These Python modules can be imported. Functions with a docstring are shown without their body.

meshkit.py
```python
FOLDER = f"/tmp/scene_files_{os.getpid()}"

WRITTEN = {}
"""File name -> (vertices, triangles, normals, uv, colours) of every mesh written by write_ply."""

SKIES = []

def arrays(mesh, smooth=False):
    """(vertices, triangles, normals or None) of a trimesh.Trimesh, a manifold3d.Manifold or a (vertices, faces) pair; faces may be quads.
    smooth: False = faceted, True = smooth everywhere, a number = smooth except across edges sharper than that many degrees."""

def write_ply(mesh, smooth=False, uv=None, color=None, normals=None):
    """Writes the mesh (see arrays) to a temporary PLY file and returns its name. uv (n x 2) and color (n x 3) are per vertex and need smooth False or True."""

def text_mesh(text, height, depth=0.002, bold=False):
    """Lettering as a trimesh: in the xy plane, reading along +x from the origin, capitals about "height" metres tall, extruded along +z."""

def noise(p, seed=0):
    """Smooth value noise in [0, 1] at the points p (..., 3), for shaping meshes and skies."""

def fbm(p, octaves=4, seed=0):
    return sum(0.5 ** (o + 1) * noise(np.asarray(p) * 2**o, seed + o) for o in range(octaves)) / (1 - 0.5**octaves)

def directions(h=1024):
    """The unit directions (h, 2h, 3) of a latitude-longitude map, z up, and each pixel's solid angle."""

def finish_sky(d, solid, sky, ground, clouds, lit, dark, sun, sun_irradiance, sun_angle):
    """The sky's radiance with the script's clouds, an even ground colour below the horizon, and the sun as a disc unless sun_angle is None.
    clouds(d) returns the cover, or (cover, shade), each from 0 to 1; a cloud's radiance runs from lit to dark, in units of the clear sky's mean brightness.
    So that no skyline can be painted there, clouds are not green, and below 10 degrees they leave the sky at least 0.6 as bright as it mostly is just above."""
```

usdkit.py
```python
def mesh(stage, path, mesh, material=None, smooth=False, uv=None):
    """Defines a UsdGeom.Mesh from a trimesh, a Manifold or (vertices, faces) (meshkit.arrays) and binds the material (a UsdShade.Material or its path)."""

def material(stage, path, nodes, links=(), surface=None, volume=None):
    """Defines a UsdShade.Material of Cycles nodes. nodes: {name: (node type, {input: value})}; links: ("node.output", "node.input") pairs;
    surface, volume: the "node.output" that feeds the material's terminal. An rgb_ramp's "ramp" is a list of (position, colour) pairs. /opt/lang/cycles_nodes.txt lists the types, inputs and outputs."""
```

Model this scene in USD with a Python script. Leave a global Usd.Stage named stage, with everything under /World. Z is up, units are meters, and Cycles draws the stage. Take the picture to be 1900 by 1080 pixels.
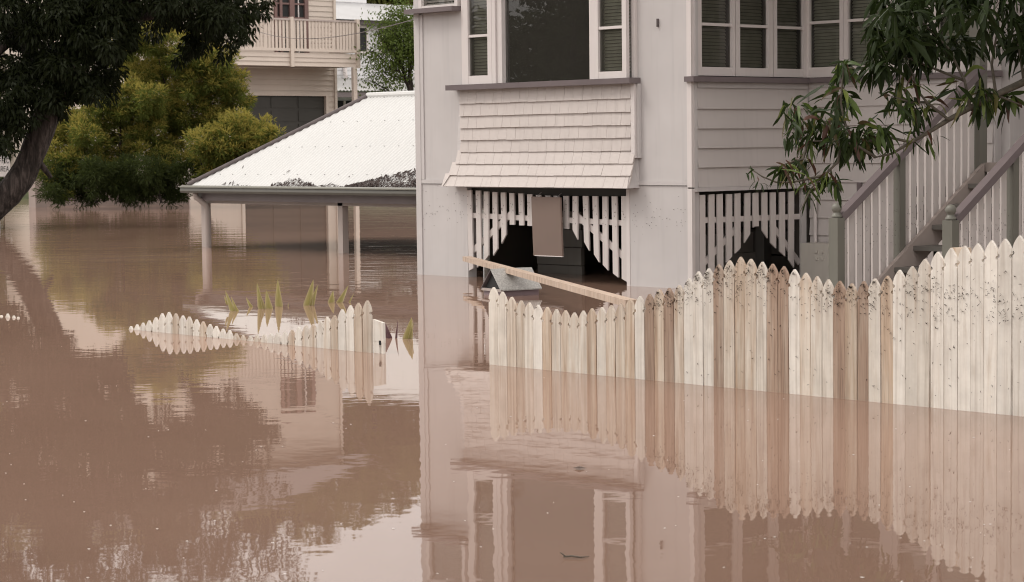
import math
import numpy as np
import trimesh
import meshkit
import usdkit
from pxr import Usd, UsdGeom, UsdLux, UsdShade, Gf, Sdf, Vt

stage = Usd.Stage.CreateInMemory()
UsdGeom.SetStageUpAxis(stage, 'Z')
UsdGeom.SetStageMetersPerUnit(stage, 1.0)
world = UsdGeom.Xform.Define(stage, '/World')
stage.SetDefaultPrim(world.GetPrim())
UsdGeom.Scope.Define(stage, '/World/Looks')

# ------------------------------------------------------------------ camera, sky, sun, exposure
EXPOSURE = 0.12
SKY_STRENGTH = 0.1
CLOUD = (16.0, 15.1, 14.5)
CLOUD_DARK = (9.6, 9.0, 8.7)
SUN_EL, SUN_AZ = math.radians(52), math.radians(222)      # azimuth = atan2(x, y) of the direction towards the sun
SUN_I, SUN_ANGLE = 0.34, 20.0

F, EYE, HZ, ROLL, HEAD = 4000.0, 1.44, 268.0, 0.012, math.radians(136.85)
_pit = math.atan((540 - HZ) / F)
_fh = np.array([math.cos(HEAD), math.sin(HEAD), 0.0])
_r = np.cross(_fh, [0, 0, 1.0])
FWD = _fh * math.cos(_pit) - np.array([0, 0, 1.0]) * math.sin(_pit)
_u = np.cross(_r, FWD)
RGT = _r * math.cos(ROLL) - _u * math.sin(ROLL)
UPV = _u * math.cos(ROLL) + _r * math.sin(ROLL)
EYEP = np.array([0, 0, EYE])

cam = UsdGeom.Camera.Define(stage, '/World/camera')
cam.CreateHorizontalApertureAttr(36.0)
cam.CreateVerticalApertureAttr(36.0 * 582 / 1024)
cam.CreateFocalLengthAttr(F / 1900 * 36.0)
cam.CreateFStopAttr(9.0)
cam.CreateFocusDistanceAttr(16.5)
cam.CreateClippingRangeAttr(Gf.Vec2f(0.1, 5000))
cam.CreateExposureAttr(EXPOSURE)
_m = np.eye(4)
_m[0, :3], _m[1, :3], _m[2, :3], _m[3, :3] = RGT, UPV, -FWD, EYEP
cam.AddTransformOp().Set(Gf.Matrix4d(*_m.ravel().tolist()))

dome = UsdLux.DomeLight.Define(stage, '/World/sky')
sky_mat = usdkit.material(stage, '/World/Looks/overcast_sky', {
    'tc': ('texture_coordinate', {}),
    'sky': ('sky_texture', {'sky_type': 'single_scattering', 'sun_disc': False, 'sun_elevation': SUN_EL, 'sun_rotation': SUN_AZ}),
    'mp': ('mapping', {'scale': (1.0, 1.0, 2.2)}),
    'n': ('noise_texture', {'scale': 2.4, 'detail': 5.0, 'roughness': 0.55}),
    'shade': ('rgb_ramp', {'ramp': [(0.3, CLOUD_DARK), (0.6, CLOUD)]}),
    'cover': ('rgb_ramp', {'ramp': [(0.25, (0.93, 0.93, 0.93)), (0.8, (1, 1, 1))]}),
    'mix': ('mix_color', {'use_clamp': False}),
    'bg': ('background_shader', {'strength': SKY_STRENGTH}),
}, [('tc.generated', 'mp.vector'), ('mp.vector', 'n.vector'), ('n.fac', 'shade.fac'), ('n.fac', 'cover.fac'),
    ('cover.color', 'mix.fac'), ('sky.color', 'mix.a'), ('shade.color', 'mix.b'), ('mix.result', 'bg.color')], surface='bg.background')
UsdShade.MaterialBindingAPI.Apply(dome.GetPrim()).Bind(sky_mat)

sun = UsdLux.DistantLight.Define(stage, '/World/sun')
sun.CreateIntensityAttr(SUN_I)
sun.CreateAngleAttr(SUN_ANGLE)
sun.CreateNormalizeAttr(True)
sun.CreateColorAttr(Gf.Vec3f(1.0, 0.95, 0.88))
_s = np.array([math.sin(SUN_AZ) * math.cos(SUN_EL), math.cos(SUN_AZ) * math.cos(SUN_EL), math.sin(SUN_EL)])
_x = np.cross([0, 0, 1.0], _s); _x /= np.linalg.norm(_x)
_y = np.cross(_s, _x)
_m = np.eye(4); _m[0, :3], _m[1, :3], _m[2, :3] = _x, _y, _s
sun.AddTransformOp().Set(Gf.Matrix4d(*_m.ravel().tolist()))


# ------------------------------------------------------------------ survey helpers (a sight line meets a known plane)
def ray(px, py):
    return FWD + RGT * (px - 950) / F - UPV * (py - 540) / F


def at_y(px, py, y):
    d = ray(px, py); return EYEP + d * y / d[1]


def at_x(px, py, x):
    d = ray(px, py); return EYEP + d * x / d[0]


def at_z(px, py, z=0.0):
    d = ray(px, py); return EYEP + d * (z - EYE) / d[2]


def at_d(px, py, depth):
    return EYEP + ray(px, py) * depth


# ------------------------------------------------------------------ mesh builder and naming
TAKEN = {}


def numbered(parent, name):
    k = TAKEN.get((parent, name), -1) + 1
    TAKEN[(parent, name)] = k
    return f'{parent}/{name}' if k == 0 else f'{parent}/{name}_{k:03d}'


def tag(p, label=None, cat=None, group=None, kind=None):
    p = p.GetPrim() if hasattr(p, 'GetPrim') else p
    for k, v in (('label', label), ('category', cat), ('group', group), ('kind', kind)):
        if v:
            p.SetCustomDataByKey(k, v)
    return p


def thing(name, label, cat, group=None, loc=None):
    x = UsdGeom.Xform.Define(stage, numbered('/World', name))
    if loc is not None:
        x.AddTranslateOp().Set(Gf.Vec3d(*map(float, loc)))
    tag(x, label, cat, group)
    return str(x.GetPath())


def part(parent, name, label=None):
    x = UsdGeom.Xform.Define(stage, numbered(parent, name))
    if label:
        tag(x, label)
    return str(x.GetPath())


PLACE = None


class MB:
    def __init__(self):
        self.v, self.f, self.n = [], [], 0

    def add(self, v, f):
        v = np.asarray(v, float); f = np.asarray(f, int)
        if f.shape[1] == 4:
            f = np.vstack([f[:, [0, 1, 2]], f[:, [0, 2, 3]]])
        self.v.append(v); self.f.append(f + self.n); self.n += len(v)
        return self

    def box(self, x0, x1, y0, y1, z0, z1):
        x0, x1 = min(x0, x1), max(x0, x1); y0, y1 = min(y0, y1), max(y0, y1); z0, z1 = min(z0, z1), max(z0, z1)
        v = [(x, y, z) for x in (x0, x1) for y in (y0, y1) for z in (z0, z1)]
        return self.add(v, BOXF)

    def beam(self, a, b, w, h, up=(0, 0, 1)):
        """a bar from a to b, w across, h along up"""
        a, b = np.asarray(a, float), np.asarray(b, float)
        t = (b - a) / np.linalg.norm(b - a)
        s = np.cross(t, up); s /= np.linalg.norm(s)
        u = np.cross(s, t)
        v = [p + s * w / 2 * i + u * h / 2 * j for p in (a, b) for i in (-1, 1) for j in (-1, 1)]
        return self.add(v, BOXF)

    def obox(self, c, ex, ey, ez):
        c, ex, ey, ez = (np.asarray(q, float) for q in (c, ex, ey, ez))
        v = [c + ex * i + ey * j + ez * k for i in (-1, 1) for j in (-1, 1) for k in (-1, 1)]
        return self.add(v, BOXF)

    def tube(self, pts, rad, n=8):
        pts = np.asarray(pts, float); rad = np.broadcast_to(rad, (len(pts),)).astype(float)
        t = np.gradient(pts, axis=0); t /= np.linalg.norm(t, axis=1)[:, None]
        ref = np.array([0, 0, 1.0]) if abs(t[0, 2]) < 0.9 else np.array([1.0, 0, 0])
        v = []
        for p, d, r in zip(pts, t, rad):
            s = np.cross(d, ref); s /= np.linalg.norm(s); u = np.cross(s, d)
            ref = u
            a = np.arange(n) * 2 * np.pi / n
            v.append(p + r * (np.cos(a)[:, None] * s + np.sin(a)[:, None] * u))
        v = np.vstack(v); m = len(pts)
        f = [(i * n + j, i * n + (j + 1) % n, (i + 1) * n + (j + 1) % n, (i + 1) * n + j) for i in range(m - 1) for j in range(n)]
        self.add(v, f)
        for i, rev in ((0, False), (m - 1, True)):
            k = np.arange(n) + i * n
            ff = [(k[0], k[j + 1], k[j]) if rev is False else (k[0], k[j], k[j + 1]) for j in range(1, n - 1)]
            self.f.append(np.array(ff) + self.n - len(v))
        return self

    def prism(self, poly, axis, a, b):
        """poly (n,2) in the plane normal to axis, extruded from a to b; convex or star-shaped about its mean"""
        poly = np.asarray(poly, float); n = len(poly)
        idx = {'x': (1, 2, 0), 'y': (0, 2, 1), 'z': (0, 1, 2)}[axis]
        v = np.zeros((2 * n + 2, 3))
        for k, d in ((0, a), (1, b)):
            v[k * n:(k + 1) * n, idx[0]] = poly[:, 0]; v[k * n:(k + 1) * n, idx[1]] = poly[:, 1]; v[k * n:(k + 1) * n, idx[2]] = d
            v[2 * n + k, idx[0]], v[2 * n + k, idx[1]], v[2 * n + k, idx[2]] = poly[:, 0].mean(), poly[:, 1].mean(), d
        f = []
        for j in range(n):
            q = (j + 1) % n
            f += [(j, q, n + q), (j, n + q, n + j), (2 * n, q, j), (2 * n + 1, n + j, n + q)]
        return self.add(v, f)

    def mesh(self):
        v = np.vstack(self.v)
        m = trimesh.Trimesh(PLACE(v) if PLACE else v, np.vstack(self.f), process=False)
        return m

    def build(self, parent, name, mat, smooth=False, fix=True, origin=None):
        m = self.mesh()
        if fix and len(m.faces) < 4000:
            m.fix_normals(multibody=True)
        path = numbered(parent, name)
        if origin is not None:
            m.apply_translation(-np.asarray(origin, float))
        g = usdkit.mesh(stage, path, m, mat, smooth=smooth)
        if origin is not None:
            g.AddTranslateOp().Set(Gf.Vec3d(*map(float, origin)))
        return path


BOXF = np.array([(0, 1, 3, 2), (4, 6, 7, 5), (0, 4, 5, 1), (2, 3, 7, 6), (0, 2, 6, 4), (1, 5, 7, 3)])


def lathe(profile, c, n=24):
    profile = np.asarray(profile, float)
    a = np.arange(n) * 2 * np.pi / n
    v = np.vstack([np.c_[r * np.cos(a) + c[0], r * np.sin(a) + c[1], np.full(n, z + c[2])] for r, z in profile])
    f = [(i * n + j, i * n + (j + 1) % n, (i + 1) * n + (j + 1) % n, (i + 1) * n + j) for i in range(len(profile) - 1) for j in range(n)]
    return v, f


# ------------------------------------------------------------------ materials
L = '/World/Looks/'


def paint(name, rgb, rough=0.5, var=0.10, scale=1.3, dirt=None, dirt_amt=0.25, bump=0.0006, spec=0.35, grain=(1, 1, 1)):
    """paint with cloudy tone, thin run-down streaks and fine relief"""
    c = np.array(rgb); d = np.array(dirt if dirt else c * 0.62)
    return usdkit.material(stage, L + name, {
        'g': ('geometry', {}),
        'n1': ('noise_texture', {'scale': scale, 'detail': 6.0, 'roughness': 0.6}),
        'ms': ('mapping', {'scale': (16.0, 16.0, 0.9)}),
        'n2': ('noise_texture', {'scale': 1.0, 'detail': 4.0, 'roughness': 0.6}),
        'n3': ('noise_texture', {'scale': 60.0, 'detail': 3.0}),
        'mg': ('mapping', {'scale': grain}),
        'r1': ('rgb_ramp', {'ramp': [(0.3, tuple(c * (1 - var))), (0.7, tuple(np.minimum(c * (1 + var * 0.6), 0.9)))]}),
        'r2': ('rgb_ramp', {'ramp': [(0.52, (0, 0, 0)), (0.78, (dirt_amt,) * 3)]}),
        'mix': ('mix_color', {'b': tuple(d)}),
        'b': ('bump', {'strength': 1.0, 'distance': bump}),
        'p': ('principled_bsdf', {'roughness': rough, 'specular_ior_level': spec}),
    }, [('g.position', 'n1.vector'), ('g.position', 'ms.vector'), ('ms.vector', 'n2.vector'), ('g.position', 'mg.vector'), ('mg.vector', 'n3.vector'),
        ('n1.fac', 'r1.fac'), ('n2.fac', 'r2.fac'), ('r2.color', 'mix.fac'), ('r1.color', 'mix.a'), ('mix.result', 'p.base_color'),
        ('n3.fac', 'b.height'), ('b.normal', 'p.normal')], surface='p.BSDF')


def picket_wood(name, paint_rgb, wood_rgb, dark_rgb, bare):
    """old whitewash over timber; bare = how much of the board has lost its paint"""
    return usdkit.material(stage, L + name, {
        'g': ('geometry', {}), 'oi': ('object_info', {}),
        'w': ('math', {'math_type': 'multiply', 'value2': 61.0}),
        'm1': ('mapping', {'scale': (22.0, 22.0, 1.7)}),
        'n1': ('noise_texture', {'dimensions': '4D', 'scale': 1.0, 'detail': 5.0, 'roughness': 0.55, 'distortion': 0.4}),
        'm2': ('mapping', {'scale': (150.0, 150.0, 5.0)}), 'm3': ('mapping', {'scale': (34.0, 34.0, 1.1)}),
        'n3': ('noise_texture', {'dimensions': '4D', 'scale': 1.0, 'detail': 4.0, 'roughness': 0.6, 'distortion': 0.8}),
        'r3': ('rgb_ramp', {'ramp': [(0.35, (0.62, 0.56, 0.52)), (0.5, (0.94, 0.92, 0.90)), (0.62, (1, 1, 1))]}),
        'st': ('mix_color', {'blend_type': 'multiply', 'fac': 0.5 + 0.45 * min(1, bare)}),
        'n2': ('noise_texture', {'dimensions': '4D', 'scale': 1.0, 'detail': 4.0, 'roughness': 0.65}),
        'n4': ('noise_texture', {'dimensions': '4D', 'scale': 9.0, 'detail': 5.0, 'roughness': 0.6}),
        'rw': ('rgb_ramp', {'ramp': [(0.25, dark_rgb), (0.5, wood_rgb), (0.75, tuple(np.minimum(np.array(wood_rgb) * 1.22, 0.8)))]}),
        'rp': ('rgb_ramp', {'ramp': [(0.3, tuple(np.array(paint_rgb) * 0.84)), (0.65, paint_rgb)]}),
        'mk': ('rgb_ramp', {'ramp': [(max(0.02, 0.60 - bare * 0.42), (0, 0, 0)), (min(0.98, 0.84 - bare * 0.42), (1, 1, 1))]}),
        'mix': ('mix_color', {}),
        'tone': ('map_range', {'from_min': 0.0, 'from_max': 1.0, 'to_min': 0.88, 'to_max': 1.06}),
        'mul': ('mix_color', {'blend_type': 'multiply', 'fac': 1.0}),
        'tc': ('combine_color', {}),
        'b': ('bump', {'strength': 1.0, 'distance': 0.0012}),
        'p': ('principled_bsdf', {'roughness': 0.62, 'specular_ior_level': 0.3}),
    }, [('oi.random', 'w.value1'), ('w.value', 'n1.w'), ('w.value', 'n2.w'), ('w.value', 'n4.w'),
        ('g.position', 'm1.vector'), ('m1.vector', 'n1.vector'), ('g.position', 'm2.vector'), ('m2.vector', 'n2.vector'), ('g.position', 'n4.vector'),
        ('n2.fac', 'rw.fac'), ('n4.fac', 'rp.fac'), ('n1.fac', 'mk.fac'), ('mk.color', 'mix.fac'), ('rp.color', 'mix.a'), ('rw.color', 'mix.b'),
        ('oi.random', 'tone.value'), ('tone.result', 'tc.r'), ('tone.result', 'tc.g'), ('tone.result', 'tc.b'),
        ('w.value', 'n3.w'), ('g.position', 'm3.vector'), ('m3.vector', 'n3.vector'), ('n3.fac', 'r3.fac'), ('mix.result', 'st.a'), ('r3.color', 'st.b'), ('st.result', 'mul.a'), ('tc.color', 'mul.b'), ('mul.result', 'p.base_color'), ('n2.fac', 'b.height'), ('b.normal', 'p.normal')], surface='p.BSDF')


def leaf_mat(name, ramp, trans=0.3, rough=0.45, per_object=False, spec=0.2):
    src = 'oi.random' if per_object else 'g.random_per_island'
    return usdkit.material(stage, L + name, {
        'g': ('geometry', {}), 'oi': ('object_info', {}),
        'r': ('rgb_ramp', {'ramp': ramp}),
        'p': ('principled_bsdf', {'roughness': rough, 'specular_ior_level': spec}),
        't': ('translucent_bsdf', {}),
        'm': ('mix_closure', {'fac': trans}),
    }, [(src, 'r.fac'), ('r.color', 'p.base_color'), ('r.color', 't.color'), ('p.BSDF', 'm.closure1'), ('t.BSDF', 'm.closure2')], surface='m.closure')


def plain(name, rgb, rough=0.6, spec=0.3, metallic=0.0, var=0.15, scale=8.0):
    c = np.array(rgb)
    return usdkit.material(stage, L + name, {
        'g': ('geometry', {}), 'n': ('noise_texture', {'scale': scale, 'detail': 5.0}),
        'r': ('rgb_ramp', {'ramp': [(0.3, tuple(c * (1 - var))), (0.7, tuple(c * (1 + var)))]}),
        'p': ('principled_bsdf', {'roughness': rough, 'specular_ior_level': spec, 'metallic': metallic}),
    }, [('g.position', 'n.vector'), ('n.fac', 'r.fac'), ('r.color', 'p.base_color')], surface='p.BSDF')


M = {}
M['house_wall'] = paint('pale_house_paint', (0.545, 0.515, 0.505), var=0.07, dirt_amt=0.22)
M['house_board'] = paint('house_board_paint', (0.55, 0.51, 0.49), var=0.05, dirt_amt=0.2, grain=(0.3, 0.3, 3))
M['shingle'] = paint('shingle_paint', (0.58, 0.525, 0.495), var=0.05, dirt_amt=0.3, bump=0.0012)
M['trim'] = paint('white_trim_paint', (0.66, 0.61, 0.59), var=0.04, dirt_amt=0.15)
M['mauve'] = paint('mauve_trim_paint', (0.165, 0.136, 0.138), var=0.1, dirt_amt=0.2, rough=0.3)
M['batten'] = paint('batten_paint', (0.62, 0.57, 0.545), var=0.06, dirt_amt=0.25)
M['green_trim'] = paint('grey_green_paint', (0.17, 0.165, 0.14), var=0.1, rough=0.4)
M['tread'] = paint('grey_tread_paint', (0.16, 0.15, 0.135), var=0.12)
M['litter'] = leaf_mat('dead_leaf_litter', [(0, (0.07, 0.05, 0.045)), (0.5, (0.15, 0.11, 0.10)), (1, (0.34, 0.27, 0.24))], 0.1)
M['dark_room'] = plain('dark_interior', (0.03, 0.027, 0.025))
M['blind'] = plain('blind_slat', (0.30, 0.29, 0.23))
M['brown_board'] = paint('mud_brown_board', (0.205, 0.15, 0.125), var=0.07, dirt_amt=0.1)
M['picket_white'] = picket_wood('picket_white', (0.78, 0.735, 0.67), (0.52, 0.43, 0.34), (0.30, 0.235, 0.18), 0.05)
M['picket_cream'] = picket_wood('picket_cream', (0.74, 0.685, 0.61), (0.56, 0.455, 0.36), (0.36, 0.275, 0.21), 0.22)
M['picket_patchy'] = picket_wood('picket_patchy', (0.70, 0.63, 0.545), (0.50, 0.395, 0.305), (0.31, 0.23, 0.175), 0.42)
M['picket_tan'] = picket_wood('picket_tan', (0.64, 0.565, 0.475), (0.50, 0.385, 0.29), (0.33, 0.24, 0.18), 0.66)
M['picket_brown'] = picket_wood('picket_brown', (0.52, 0.435, 0.36), (0.38, 0.275, 0.21), (0.235, 0.165, 0.125), 0.8)
M['plank'] = picket_wood('plank_timber', (0.62, 0.52, 0.43), (0.55, 0.43, 0.34), (0.36, 0.27, 0.21), 0.8)
M['rail_wood'] = plain('rail_timber', (0.30, 0.23, 0.17))
M['debris'] = leaf_mat('leaf_debris', [(0, (0.05, 0.035, 0.025)), (0.6, (0.11, 0.075, 0.05)), (1, (0.20, 0.14, 0.09))], 0.1)
M['roof_white'] = paint('white_roof_sheet', (0.58, 0.58, 0.565), rough=0.45, var=0.03, dirt_amt=0.15, bump=0.0002)
M['roof_grey'] = paint('pale_grey_roof_sheet', (0.50, 0.50, 0.50), rough=0.5, var=0.05)
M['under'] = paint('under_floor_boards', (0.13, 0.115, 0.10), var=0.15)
M['under_pale'] = paint('pale_under_floor_boards', (0.20, 0.185, 0.165), var=0.15)  # lighter colour put in so these boards catch light under the floor
M['gutter'] = paint('grey_green_gutter', (0.105, 0.10, 0.085), rough=0.35, var=0.1)
M['gutter_lip'] = paint('gutter_lip', (0.22, 0.215, 0.185), rough=0.4, var=0.1)
M['carport_paint'] = paint('carport_timber_paint', (0.40, 0.34, 0.31), var=0.1)
M['cream'] = paint('cream_board_paint', (0.56, 0.485, 0.42), var=0.05, dirt_amt=0.15)
M['garage'] = paint('dark_garage_door', (0.036, 0.033, 0.028), var=0.1, rough=0.45)
M['brown_frame'] = paint('red_brown_frame', (0.16, 0.095, 0.085), var=0.1)
M['grey_board'] = paint('pale_grey_board', (0.66, 0.66, 0.67), var=0.05)
M['dark_trim'] = plain('dark_roof_trim', (0.12, 0.10, 0.10))
M['bark'] = None
M['meter'] = paint('meter_box_paint', (0.50, 0.47, 0.42), var=0.05)
M['mauve_box'] = paint('mauve_box_paint', (0.22, 0.16, 0.17), var=0.1)
M['fibro'] = plain('mottled_grey_sheet', (0.40, 0.39, 0.37), var=0.25, scale=60.0)
M['metal'] = plain('galvanised_steel', (0.4, 0.4, 0.4), rough=0.4, metallic=0.8)
M['black'] = plain('flat_black', (0.02, 0.02, 0.02))
M['sign_white'] = plain('sign_white', (0.55, 0.52, 0.50), var=0.05)
M['sign_black'] = plain('sign_black', (0.03, 0.03, 0.03))
M['pale_wall'] = paint('pale_garden_wall', (0.34, 0.27, 0.24), var=0.12)
M['grass'] = plain('bank_grass', (0.06, 0.075, 0.03), var=0.4, scale=1.5)
M['earth'] = plain('garden_earth', (0.12, 0.09, 0.06), var=0.3, scale=1.0)
M['stone'] = plain('retaining_stone', (0.12, 0.11, 0.10), var=0.4, scale=3.0)
M['foam'] = plain('foam_fleck', (0.6, 0.56, 0.52))

M['bark'] = usdkit.material(stage, L + 'furrowed_bark', {
    'g': ('geometry', {}), 'm': ('mapping', {'scale': (14.0, 14.0, 2.2)}),
    'n': ('noise_texture', {'scale': 1.0, 'detail': 7.0, 'roughness': 0.65, 'distortion': 0.5}),
    'r': ('rgb_ramp', {'ramp': [(0.35, (0.014, 0.011, 0.009)), (0.5, (0.04, 0.031, 0.027)), (0.72, (0.12, 0.095, 0.085))]}),
    'b': ('bump', {'strength': 1.0, 'distance': 0.06}), 'p': ('principled_bsdf', {'roughness': 0.8, 'specular_ior_level': 0.2}),
}, [('g.position', 'm.vector'), ('m.vector', 'n.vector'), ('n.fac', 'r.fac'), ('r.color', 'p.base_color'), ('n.fac', 'b.height'), ('b.normal', 'p.normal')], surface='p.BSDF')

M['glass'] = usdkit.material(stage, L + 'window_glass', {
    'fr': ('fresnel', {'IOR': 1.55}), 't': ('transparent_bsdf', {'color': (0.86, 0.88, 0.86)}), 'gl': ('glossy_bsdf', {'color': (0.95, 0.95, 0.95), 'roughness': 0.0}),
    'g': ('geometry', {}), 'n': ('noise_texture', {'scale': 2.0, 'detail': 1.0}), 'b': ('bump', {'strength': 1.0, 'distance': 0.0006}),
    'm': ('mix_closure', {}), 'veil': ('diffuse_bsdf', {'color': (0.42, 0.39, 0.33)}), 'm2': ('mix_closure', {'fac': 0.03}),  # thin pale veil mixed in to lift the black panes, as reflected light would
}, [('m.closure', 'm2.closure1'), ('veil.BSDF', 'm2.closure2'), ('g.position', 'n.vector'), ('n.fac', 'b.height'), ('b.normal', 'gl.normal'), ('fr.fac', 'm.fac'), ('t.BSDF', 'm.closure1'), ('gl.BSDF', 'm.closure2')], surface='m2.closure')

# muddy flood water: brown silt under a clear skin, calm near by, wind-ruffled further out
M['water'] = usdkit.material(stage, L + 'muddy_flood_water', {
    'g': ('geometry', {}),
    'na': ('noise_texture', {'scale': 4.5, 'detail': 2.0, 'roughness': 0.5}),
    'nb': ('noise_texture', {'scale': 0.9, 'detail': 2.0, 'roughness': 0.5}),
    'm0': ('mapping', {'rotation': (0, 0, -math.radians(46.85))}),
    'mc': ('mapping', {'scale': (1.6, 5.5, 1.0)}), 'md': ('mapping', {'scale': (0.45, 1.5, 1.0)}),
    'nc': ('noise_texture', {'scale': 1.0, 'detail': 2.5, 'roughness': 0.55}),
    'nd': ('noise_texture', {'scale': 1.0, 'detail': 3.0, 'roughness': 0.6}),
    'np': ('noise_texture', {'scale': 0.22, 'detail': 2.0}),
    'patch': ('rgb_ramp', {'ramp': [(0.46, (0.0, 0.0, 0.0)), (0.64, (1.0, 1.0, 1.0))]}),
    'sep': ('separate_xyz', {}),
    'far': ('map_range', {'range_type': 'smoothstep', 'from_min': 8.0, 'from_max': 20.0, 'to_min': 0.0, 'to_max': 1.0, 'clamp': True}),
    'rough': ('math', {'math_type': 'maximum'}),
    'pa': ('math', {'math_type': 'multiply', 'value2': 0.00058}),
    'pb': ('math', {'math_type': 'multiply', 'value2': 0.0011}),
    'pc': ('math', {'math_type': 'multiply', 'value2': 0.0006}),
    'pd': ('math', {'math_type': 'multiply'}),
    'pe': ('math', {'math_type': 'multiply', 'value2': 0.0085}),
    'pf': ('math', {'math_type': 'multiply'}),
    's1': ('math', {'math_type': 'add'}), 's2': ('math', {'math_type': 'add'}), 's3': ('math', {'math_type': 'add'}),
    'b': ('bump', {'strength': 1.0, 'distance': 1.0}),
    'nk': ('noise_texture', {'scale': 0.35, 'detail': 5.0, 'distortion': 0.6}),
    'rk': ('rgb_ramp', {'ramp': [(0.3, (0.130, 0.081, 0.059)), (0.7, (0.164, 0.104, 0.077))]}),
    'd': ('diffuse_bsdf', {}), 'gl': ('glossy_bsdf', {'color': (1, 1, 1), 'roughness': 0.02}), 'fr': ('fresnel', {'IOR': 1.333}), 'mx': ('mix_closure', {}),
}, [('g.position', 'na.vector'), ('g.position', 'nb.vector'), ('g.position', 'm0.vector'), ('m0.vector', 'mc.vector'), ('m0.vector', 'md.vector'), ('mc.vector', 'nc.vector'), ('md.vector', 'nd.vector'), ('g.position', 'np.vector'), ('g.position', 'nk.vector'),
    ('np.fac', 'patch.fac'), ('g.position', 'sep.vector'), ('sep.y', 'far.value'), ('far.result', 'rough.value1'), ('patch.color', 'rough.value2'),
    ('na.fac', 'pa.value1'), ('nb.fac', 'pb.value1'), ('nc.fac', 'pc.value1'), ('pc.value', 'pd.value1'), ('rough.value', 'pd.value2'),
    ('pa.value', 's1.value1'), ('pb.value', 's1.value2'), ('s1.value', 's2.value1'), ('pd.value', 's2.value2'), ('nd.fac', 'pe.value1'), ('pe.value', 'pf.value1'), ('far.result', 'pf.value2'), ('s2.value', 's3.value1'), ('pf.value', 's3.value2'), ('s3.value', 'b.height'), ('b.normal', 'gl.normal'),
    ('nk.fac', 'rk.fac'), ('rk.color', 'd.color'), ('fr.fac', 'mx.fac'), ('d.BSDF', 'mx.closure1'), ('gl.BSDF', 'mx.closure2')], surface='mx.closure')

M['leaf_dark'] = leaf_mat('dark_tree_leaf', [(0, (0.013, 0.017, 0.006)), (0.6, (0.026, 0.031, 0.009)), (0.93, (0.045, 0.058, 0.015)), (1, (0.13, 0.14, 0.04))], 0.22, 0.5, spec=0.1)
M['leaf_bush'] = leaf_mat('feathery_leaf', [(0, (0.12, 0.145, 0.03)), (0.5, (0.20, 0.215, 0.045)), (1, (0.30, 0.29, 0.06))], 0.52, 0.6)
M['leaf_tip'] = leaf_mat('yellow_new_growth', [(0, (0.30, 0.26, 0.06)), (0.5, (0.48, 0.375, 0.11)), (1, (0.55, 0.43, 0.17))], 0.5, 0.6)
M['leaf_low'] = leaf_mat('low_dark_leaf', [(0, (0.045, 0.060, 0.016)), (1, (0.115, 0.13, 0.03))], 0.3, 0.6)
M['leaf_olive'] = leaf_mat('olive_tree_leaf', [(0, (0.10, 0.10, 0.025)), (0.5, (0.20, 0.18, 0.045)), (1, (0.32, 0.26, 0.08))], 0.35, 0.6)
M['leaf_fresh'] = leaf_mat('fresh_green_leaf', [(0, (0.10, 0.14, 0.03)), (0.5, (0.19, 0.235, 0.045)), (1, (0.32, 0.33, 0.08))], 0.35, 0.5)
M['leaf_long'] = leaf_mat('long_leaf', [(0, (0.040, 0.068, 0.018)), (0.35, (0.085, 0.125, 0.030)), (0.6, (0.17, 0.20, 0.05)), (0.72, (0.11, 0.095, 0.034)), (0.86, (0.075, 0.040, 0.028)), (1, (0.10, 0.048, 0.034))], 0.25, 0.36, per_object=True, spec=0.25)
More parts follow.
